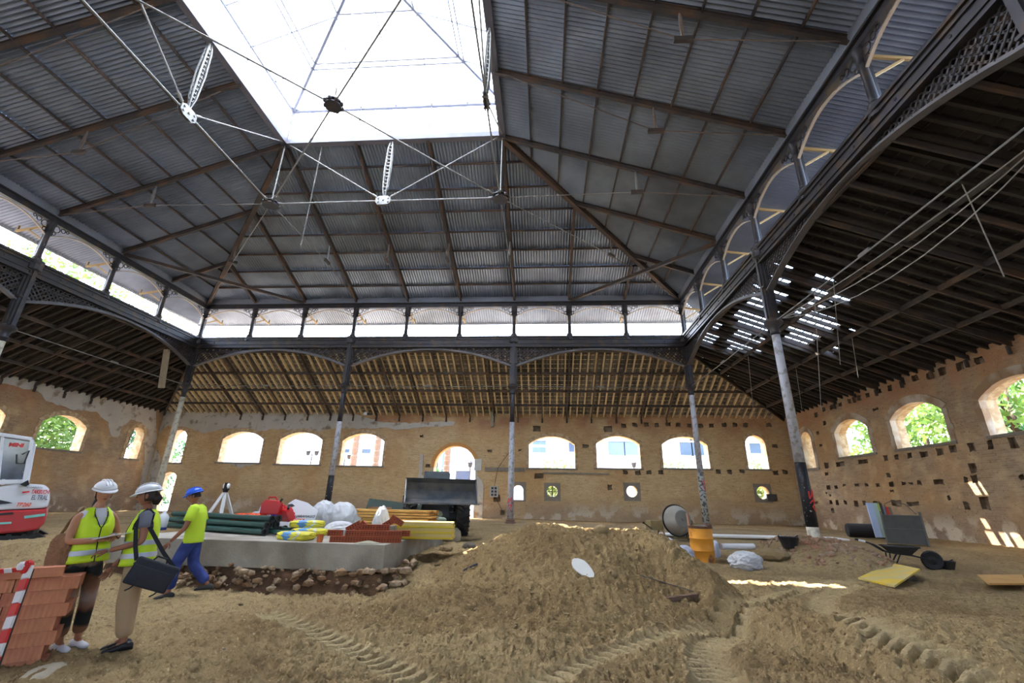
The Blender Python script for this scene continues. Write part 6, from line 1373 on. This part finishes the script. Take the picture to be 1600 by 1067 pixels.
def loft(parent, name, secs, mat, n=28, front_gap=None, thick=.006, pw=2.4):
    """secs: (cx, cy, z, rx, ry); front_gap(z) -> half angle left open at the front"""
    fine = []
    for i in range(len(secs)-1):
        for k in range(4):
            t = k/4; fine.append(tuple(a*(1-t)+b_*t for a, b_ in zip(secs[i], secs[i+1])))
    fine.append(secs[-1]); mb = MB(); N = len(fine)
    for cx, cy, z, rx, ry in fine:
        for j in range(n):
            a = 2*pi*j/n; c, s = cos(a), sin(a); k = (abs(c)**pw+abs(s)**pw)**(-1/pw); wv = 1+.012*sin(5*a+z*21)+.008*sin(9*a-z*33)
            mb.v.append((cx+rx*c*k*wv, cy+ry*s*k*wv, z))
    for i in range(N-1):
        for j in range(n):
            am = 2*pi*(j+.5)/n; d = abs((am-pi/2+pi) % (2*pi)-pi)
            if front_gap and d < front_gap((fine[i][2]+fine[i+1][2])/2): continue
            mb.face([i*n+j, i*n+(j+1) % n, (i+1)*n+(j+1) % n, (i+1)*n+j])
    o = mb.build(name, mat, parent, True); m = o.modifiers.new('t', 'SOLIDIFY'); m.thickness = thick; m.offset = 1; return o
def hand(parent, wrist, dirn, normal, side, skm, curl=.5):
    """five finger chains rooted in the palm"""
    d = V(dirn).normalized(); n_ = V(normal).normalized(); n_ = (n_-d*n_.dot(d)).normalized(); w_ = d.cross(n_)*side; wr = V(wrist)
    vs = []; es = []; rs = []; roots = []
    pc = wr+d*.045
    # palm
    b = len(vs); vs += [wr, wr+d*.03, wr+d*.07, wr+d*.07+w_*.022, wr+d*.07-w_*.022]; es += [(b, b+1), (b+1, b+2), (b+1, b+3), (b+1, b+4)]; rs += [.021, .023, .018, .016, .016]; roots.append(b)
    for k, (off, ln) in enumerate(((-.028, .062), (-.0095, .074), (.0095, .08), (.028, .072))):
        p = wr+d*.06+w_*off; q = p+d*.03; c1, c2, c3 = curl*.45, curl*1.1, curl*1.6; st = ln/3
        a1 = q+(d*cos(c1)+n_*sin(c1))*st; a2 = a1+(d*cos(c2)+n_*sin(c2))*st; a3 = a2+(d*cos(c3)+n_*sin(c3))*st*.9
        b = len(vs); vs += [p, q, a1, a2, a3]; es += [(b+i, b+i+1) for i in range(4)]; rs += [.009, .0095, .0088, .008, .0065]; roots.append(b)
    p = wr+d*.02+w_*.018; t1 = p+(d*.6+w_*.8+n_*.2).normalized()*.035; t2 = t1+(d*.85+w_*.4+n_*.35).normalized()*.03; t3 = t2+(d*.95+n_*.4).normalized()*.024
    b = len(vs); vs += [p, t1, t2, t3]; es += [(b, b+1), (b+1, b+2), (b+2, b+3)]; rs += [.012, .0115, .010, .008]; roots.append(b)
    return skin('hand', vs, es, rs, skm, parent, tuple(roots), 1)
def figure(label, loc, rz, tilt, J, skm, scale):
    r = empty('person', loc, rz, label, 'person'); r.rotation_mode = 'XYZ'; r.matrix_world = Matrix.Translation(loc) @ Matrix.Rotation(tilt[0], 4, 'X') @ Matrix.Rotation(tilt[1], 4, 'Y') @ Matrix.Rotation(rz, 4, 'Z') @ Matrix.Scale(scale, 4)
    v = [J['pel'], J['sp1'], J['sp2'], J['neck'], J['headb'], J['shL'], J['elL'], J['wrL'], J['shR'], J['elR'], J['wrR'], J['hipL'], J['knL'], J['anL'], J['hipR'], J['knR'], J['anR']]
    fL = V(J['anL'])+V(J.get('toeL', (0, .07, -.03))); fR = V(J['anR'])+V(J.get('toeR', (0, .07, -.03)))
    v += [fL, fR]
    e = [(0,1),(1,2),(2,3),(3,4),(2,5),(5,6),(6,7),(2,8),(8,9),(9,10),(0,11),(11,12),(12,13),(0,14),(14,15),(15,16),(13,17),(16,18)]
    rd = [.1,.1,.1,.052,.05,.055,.04,.026,.055,.04,.026,.08,.055,.035,.08,.055,.035,.025,.025]
    body = skin('body', v, e, rd, skm, r); return r
def J_(**k):
    b = dict(pel=(0,0,.92), sp1=(0,0,1.1), sp2=(0,-.01,1.3), neck=(0,0,1.44), headb=(0,.02,1.53), shL=(-.165,-.01,1.36), shR=(.165,-.01,1.36), elL=(-.22,0,1.08), elR=(.22,0,1.08), wrL=(-.22,.1,.85), wrR=(.22,.1,.85), hipL=(-.09,0,.88), hipR=(.09,0,.88), knL=(-.1,.02,.48), knR=(.1,.02,.48), anL=(-.1,-.03,.09), anR=(.1,-.03,.09)); b.update(k); return b
HV = M('fluorescent_yellow', (206,236,44), .6, 0, .05, 6); REFL = M('silver_reflective_band', (190,192,204), .4, .2, .06, 6); VT = M('black_vest_trim', (30,30,36), .7)
def shoe(parent, an, toe, mat, s=1.0, sole=None):
    a = V(an); f = V((toe[0], toe[1], 0)).normalized(); z0 = a.z-.085
    mb = MB(); sd = V((f.y, -f.x, 0)); rr_ = []
    for t, w_, h in ((-.085, .028, .06), (-.06, .04, .085), (0, .042, .1), (.06, .044, .07), (.12, .048, .055), (.165, .04, .045), (.19, .018, .03)):
        c = V((a.x, a.y, z0))+f*t*s; rr_.append([c+sd*w_*cos(q)+V((0, 0, h*.5+h*.5*sin(q))) for q in np.linspace(0, 2*pi, 12, endpoint=False)])
    mb.rings(rr_); o = mb.build('shoe', mat, parent, True); return o
def trousers(parent, J, mat, rk=(.105, .078, .062), hem=.1, sub=2):
    fl = lambda k: V(J[k])
    aL = fl('anL')+(fl('knL')-fl('anL')).normalized()*(hem-.09); aR = fl('anR')+(fl('knR')-fl('anR')).normalized()*(hem-.09)
    v = [fl('pel')+V((0, 0, .06)), fl('pel'), fl('hipL'), fl('knL'), aL, fl('hipR'), fl('knR'), aR, fl('hipL').lerp(fl('knL'), .5), fl('hipR').lerp(fl('knR'), .5)]
    return skin('trousers', v, [(0,1),(1,2),(2,8),(8,3),(3,4),(1,5),(5,9),(9,6),(6,7)], [.125,.13,rk[0],rk[1],rk[2],rk[0],rk[1],rk[2],rk[0]*.9,rk[0]*.9], mat, parent, (0,), sub)
def vest(parent, secs, zlo, gap):
    o = loft(parent, 'high_visibility_vest', secs, HV, front_gap=gap)
    def at(z):
        for a, b_ in zip(secs[:-1], secs[1:]):
            lo, hi = (a, b_) if a[2] < b_[2] else (b_, a)
            if lo[2] <= z <= hi[2]: t = (z-lo[2])/(hi[2]-lo[2]); return tuple(p*(1-t)+q*t for p, q in zip(lo, hi))
        return secs[0]
    for z in (zlo+.07, zlo+.2):
        q = [at(z+k*.0175) for k in range(4)]; q = [(a[0], a[1], a[2], a[3]+.008, a[4]+.008) for a in q]; b_ = loft(parent, 'reflective_band', q, REFL); b_.parent = o
    s0 = at(zlo+.01); mb = MB(); pts = []
    for k in range(12): z = zlo+.005+(1.22-zlo)*k/11; q = at(z); pts.append((q[0], q[1]+q[4]*1.02+.008, z))
    mb.tube(pts, .006, 6); t = mb.build('zip_trim', VT, o)
    for s in (-1, 1):
        pts = []
        for k in range(9):
            z = 1.22+.2*k/8; q = at(z); w_ = gap(z); a = pi/2+s*w_; pts.append((q[0]+q[3]*cos(a)*1.03, q[1]+q[4]*sin(a)*1.03+.003, z))
        mb = MB(); mb.tube(pts, .006, 6); mb.build('neck_trim', VT, o)
    q = at(zlo); mb = MB(); mb.tube([(q[0]+(q[3]+.004)*cos(a), q[1]+(q[4]+.004)*sin(a), zlo) for a in np.linspace(0, 2*pi, 24, endpoint=False)], .005, 6, closed=True); mb.build('hem_trim', VT, o)
    return o
# first woman: facing right, looking down at a paper
J = J_(elR=(.24,.06,1.09), wrR=(.07,.27,1.08), elL=(-.25,.04,1.1), wrL=(-.06,.28,1.12), hipL=(-.085,0,.88), knL=(-.09,.03,.49), knR=(.08,.0,.49), anR=(.05,-.04,.09), anL=(-.1,-.02,.09), sp2=(0,-.01,1.29), headb=(0,.04,1.53))
fw1 = sgnd(97, 1020)
P1 = figure('woman in white hard hat and yellow vest holding a paper, leftmost person', (fw1.x, fw1.y+.02, onb(fw1.x, fw1.y)+.01), R(-108), (0, R(-5)), J, SK, .955)
ts = [(0,0,.9,.17,.118),(0,0,1.0,.155,.108),(0,0,1.1,.15,.105),(0,0,1.22,.16,.118),(0,-.005,1.32,.17,.108),(0,-.01,1.39,.15,.085),(0,0,1.43,.08,.065)]
WT = M('white_cotton', (214,210,218), .8, 0, .05, 8); loft(P1, 'undershirt', ts, WT)
vs_ = [(0,0,.86,.2,.145),(0,0,.98,.185,.138),(0,0,1.1,.172,.13),(0,0,1.22,.178,.14),(0,-.005,1.31,.17,.125),(0,-.01,1.385,.14,.1),(0,0,1.44,.085,.075)]
gapf = lambda z: 0 if z < 1.2 else (z-1.2)*2.6
vest(P1, vs_, .865, gapf)
add_head(P1, (0, .05, 1.6), R(-10), R(-9), SK, 1.0, 'tail', M('white_hard_hat', (222,222,226), .3, 0, .03, 3, spec=.6))
PT = bpy.data.materials.new('patterned_trousers'); PT.use_nodes = True; t = PT.node_tree; pb_ = t.nodes['Principled BSDF']; pb_.inputs['Roughness'].default_value = .85; tc = t.nodes.new('ShaderNodeTexCoord'); sx_ = t.nodes.new('ShaderNodeSeparateXYZ'); t.links.new(tc.outputs['Object'], sx_.inputs[0])
nz = t.nodes.new('ShaderNodeTexNoise'); nz.inputs['Scale'].default_value = 7; t.links.new(tc.outputs['Object'], nz.inputs['Vector']); ma = t.nodes.new('ShaderNodeMath'); ma.operation = 'MULTIPLY_ADD'; ma.inputs[1].default_value = .16; t.links.new(nz.outputs['Fac'], ma.inputs[0]); t.links.new(sx_.outputs[2], ma.inputs[2])
cr = t.nodes.new('ShaderNodeValToRGB'); els = [(0, (120,84,60)), (.27, (130,92,66)), (.31, (34,38,34)), (.42, (30,34,32)), (.46, (124,84,60)), (.58, (170,150,140)), (.68, (140,100,74)), (.76, (112,78,56)), (.8, (28,34,32)), (.9, (26,30,28)), (.94, (150,128,110))]
cr.color_ramp.elements[0].color = (*lin(els[0][1]), 1); cr.color_ramp.elements[1].position = 1; cr.color_ramp.elements[1].color = (*lin((150,128,110)), 1)
for ps, c in els[1:]: q = cr.color_ramp.elements.new(ps); q.color = (*lin(c), 1)
t.links.new(ma.outputs[0], cr.inputs[0]); t.links.new(cr.outputs[0], pb_.inputs['Base Color'])
trousers(P1, J, PT, (.1, .078, .07), .13)
for k in 'LR': shoe(P1, J['an'+k], (0, 1), M('white_shoe', (206,206,214), .5)); 
hand(P1, J['wrR'], (-.5, .8, .05), (0, 0, 1), -1, SK, .55); hand(P1, J['wrL'], (.5, .8, -.15), (0, 0, -1), 1, SK, .55)
mb = MB(); mb.box(-.1, .1, -.14, .14, -.004, .004); o = mb.build('paper_sheet', M('white_paper', (214,222,220), .6, 0, .04, 9)); o.matrix_world = P1.matrix_world @ T_((.02, .42, 1.12), .2, R(6), R(4)); tag(o, 'white folded paper held between the two women', 'paper')
mb = MB(); wr = V(J['wrL']); el = V(J['elL']); d = (wr-el).normalized(); mb.tube([wr-d*.05, wr-d*.02], .034, 12); mb.build('wristwatch', M('steel_watch', (120,120,126), .4, .5), P1)
# her woven shoulder bag
BG = crumple('shoulder_bag', M('tan_woven_raffia', (140,104,74), .95, 0, .25, 14, .8, 60), 'tan woven bag hanging at the hip of the leftmost woman', 'bag', (0, 0, 0), (.06, .17, .2), 71, .2, 3); BG.matrix_world = P1.matrix_world @ T_((.19, -.14, .78)); 
mb = MB(); mb.tube([(0, -.1, .36), (-.03, 0, .55), (-.08, .08, .66), (-.06, .1, .55), (0, .12, .36)], .014, 8); mb.build('bag_strap', M('tan_woven_raffia'), BG)
# second woman: facing left with a laptop bag
fw2 = sgnd(187, 1018)
J = J_(elL=(-.22,-.02,1.09), wrL=(-.18,.26,1.03), elR=(.2,.02,1.08), wrR=(.14,.24,.84), knL=(-.09,.03,.49), knR=(.09,.01,.49), anL=(-.09,-.03,.09), anR=(.08,.0,.09))
P2 = figure('woman in white hard hat carrying a black laptop bag, facing left', (fw2.x, fw2.y, onb(fw2.x, fw2.y)+.01), atan2(.8, -.6), (0, R(-5)), J, SK2, .95)
GT_ = M('grey_tshirt', (112,114,126), .85, 0, .08, 8)
ts2 = [(0,0,.88,.18,.13),(0,0,1.0,.172,.125),(0,0,1.1,.168,.122),(0,0,1.22,.175,.13),(0,-.005,1.32,.178,.115),(0,-.01,1.39,.16,.09),(0,0,1.44,.08,.065)]
loft(P2, 'tshirt', ts2, GT_)
def sleeves(par, J, mat, r=.068, f=.45):
    for k in 'LR':
        a, b_ = V(J['sh'+k]), V(J['el'+k]); c = V((a.x*.7, a.y, a.z+.03)); mb = MB(); mb.tube([c, a+V((0, 0, .012)), a.lerp(b_, f*.6), a.lerp(b_, f)], [r*.9, r*1.02, r, r*1.02], 14); mb.build('sleeve', mat, par, True)
sleeves(P2, J, GT_)
vs_ = [(0,0,.85,.215,.16),(0,0,.98,.2,.15),(0,0,1.1,.19,.145),(0,0,1.22,.19,.15),(0,-.005,1.31,.175,.13),(0,-.01,1.385,.145,.102),(0,0,1.44,.085,.075)]
vest(P2, vs_, .855, gapf)
for s in (-1, 1):      # dark armhole trim
    mb = MB(); mb.tube([(s*(.165+.02*sin(a)), .085*cos(a), 1.24+.13*sin(a)) for a in np.linspace(0, 2*pi, 16, endpoint=False)], .012, 6, closed=True); mb.build('armhole_trim', VT, P2)
add_head(P2, (0, .03, 1.6), R(-6), R(-4), SK2, 1.0, 'bob', M('white_hard_hat'))
trousers(P2, J, M('khaki_cotton', (176,148,114), .85, 0, .08, 5, .3, 8), (.115, .095, .085), .12)
for k in 'LR': shoe(P2, J['an'+k], (0, 1), M('black_leather', (34,32,34), .4))
hand(P2, J['wrL'], (.1, .95, -.1), (.3, 0, -.9), 1, SK2, .7); hand(P2, J['wrR'], (0, .5, -.85), (-.9, .2, 0), -1, SK2, .8)
LB = empty('laptop_bag', (0, 0, 0), 0, 'black padded laptop bag with handle hanging on the hip of the second woman', 'bag'); LB.matrix_world = P2.matrix_world @ T_((-.27, -.17, .74), R(94), 0, R(-24)) @ Matrix.Scale(.98, 4)
NYL = M('black_nylon', (46,47,54), .75, 0, .15, 10, .3, 80)
mb = MB(); mb.box(-.22, .22, -.06, .06, -.14, .14); smooth_by_angle(mb.build('bag_body', NYL, LB, bevel=.025), 60)
mb = MB(); mb.box(-.2, .2, -.078, -.055, -.13, .06); smooth_by_angle(mb.build('front_pocket', NYL, LB, bevel=.01), 60); mb = MB(); mb.box(-.2, .2, .055, .078, -.13, .06); smooth_by_angle(mb.build('back_pocket', NYL, LB, bevel=.01), 60)
mb = MB(); mb.tube([(-.07, 0, .14), (-.05, 0, .185), (.05, 0, .185), (.07, 0, .14)], .01, 8); mb.build('handle', VT, LB)
for s in (-1, 1): mb = MB(); mb.lathe([(.013, -.004), (.013, .004)], 12, T_((s*.225, 0, .06)) @ Matrix.Rotation(pi/2, 4, 'Y')); mb.build('strap_ring', M('steel_watch'), LB)
text('LOGO', .06, M('faded_ink', (74,76,84), .7), LB, T_((-.02, .0785, -.05), pi) @ Matrix.Rotation(pi/2, 4, 'X'), .3, 'faded_mark') if False else None
Wp = lambda p: P2.matrix_world.inverted() @ (LB.matrix_world @ V(p))
sh = V((-.16, -.02, 1.445)); 
eA, eB = Wp((-.22, 0, .09)), Wp((.22, 0, .09)); eA, eB = (eA, eB) if eA.y > eB.y else (eB, eA)
for e_, s in ((eA, .05), (eB, -.05)):
    mb = MB(); q = [sh, sh+V((-.03, s, -.06)), V((-.225, s*1.2, 1.25)), e_.lerp(V((-.24, s*1.3, 1.2)), .5), e_]; 
    for a, b_ in zip(q[:-1], q[1:]): mb.bar(a, b_, .04, .006, (-1, 0, 0))
    mb.build('shoulder_strap', VT, P2)
mb = MB(); a = LB.matrix_world @ V((.1, .06, -.13)); 
for px_, py_ in ((.1, .06), (-.15, .0)): mb.tube([V((px_, py_, -.13)), V((px_+.02, py_, -.17)), V((px_+.05, py_, -.2))], .008, 6)
mb.build('loose_strap', VT, LB)
# the man walking away to the left
fm_ = sgnd(286, 934)
J = J_(pel=(0,0,.9), knL=(-.1,.17,.5), anL=(-.1,.19,.1), knR=(.1,-.02,.48), anR=(.1,-.3,.15), toeR=(0,.05,-.04), hipL=(-.09,.02,.86), hipR=(.09,-.01,.86), sp1=(0,.0,1.08), sp2=(0,.02,1.28), neck=(0,.06,1.42), headb=(0,.1,1.5), shL=(-.19,.02,1.34), shR=(.19,.02,1.34), elL=(-.25,.08,1.06), wrL=(-.24,.26,.86), elR=(.25,-.06,1.06), wrR=(.24,.02,.82))
P3 = figure('man in blue hard hat and yellow shirt walking left before the slab', (fm_.x, fm_.y, onb(fm_.x, fm_.y)+.01), atan2(.93, -.36), (0, R(-4)), J, SK2, .985)
BLT = M('fluorescent_yellow_shirt', (200,232,60), .8, 0, .05, 5)
ts3 = [(0,.0,.82,.185,.135),(0,0,.95,.18,.125),(0,.0,1.08,.182,.122),(0,.01,1.2,.192,.128),(0,.02,1.3,.2,.118),(0,.03,1.37,.17,.09),(0,.055,1.42,.085,.07)]
loft(P3, 'tshirt', ts3, BLT, thick=.008); sleeves(P3, J, BLT, .08, .62)
add_head(P3, (0, .11, 1.57), R(4), R(-12), SK2, 1.0, 'short', M('blue_hard_hat', (34,96,216), .3, 0, .04, 3, spec=.6))
trousers(P3, J, M('navy_work_cotton', (42,58,120), .85, 0, .12, 6, .4, 10, c2=(62,80,146), msc=5), (.115, .09, .082), .12)
shoe(P3, J['anL'], (0, 1), M('grey_boot', (66,66,64), .7, 0, .2, 8)); s_ = shoe(P3, J['anR'], (0, 1), M('grey_boot'))
hand(P3, J['wrL'], (0, .6, -.75), (.95, 0, -.1), 1, SK2, .6); hand(P3, J['wrR'], (0, .15, -.95), (-.95, .2, 0), -1, SK2, .6)
mb = MB(); a = P3
for k in range(3): mb.tube([(.02, -.105-.0, 1.2-.03*k), (.0, -.112, 1.21-.03*k), (-.06, -.108, 1.2-.03*k)], .003, 5)
mb.build('back_print', M('dark_green_print', (70,110,60), .8), P3)
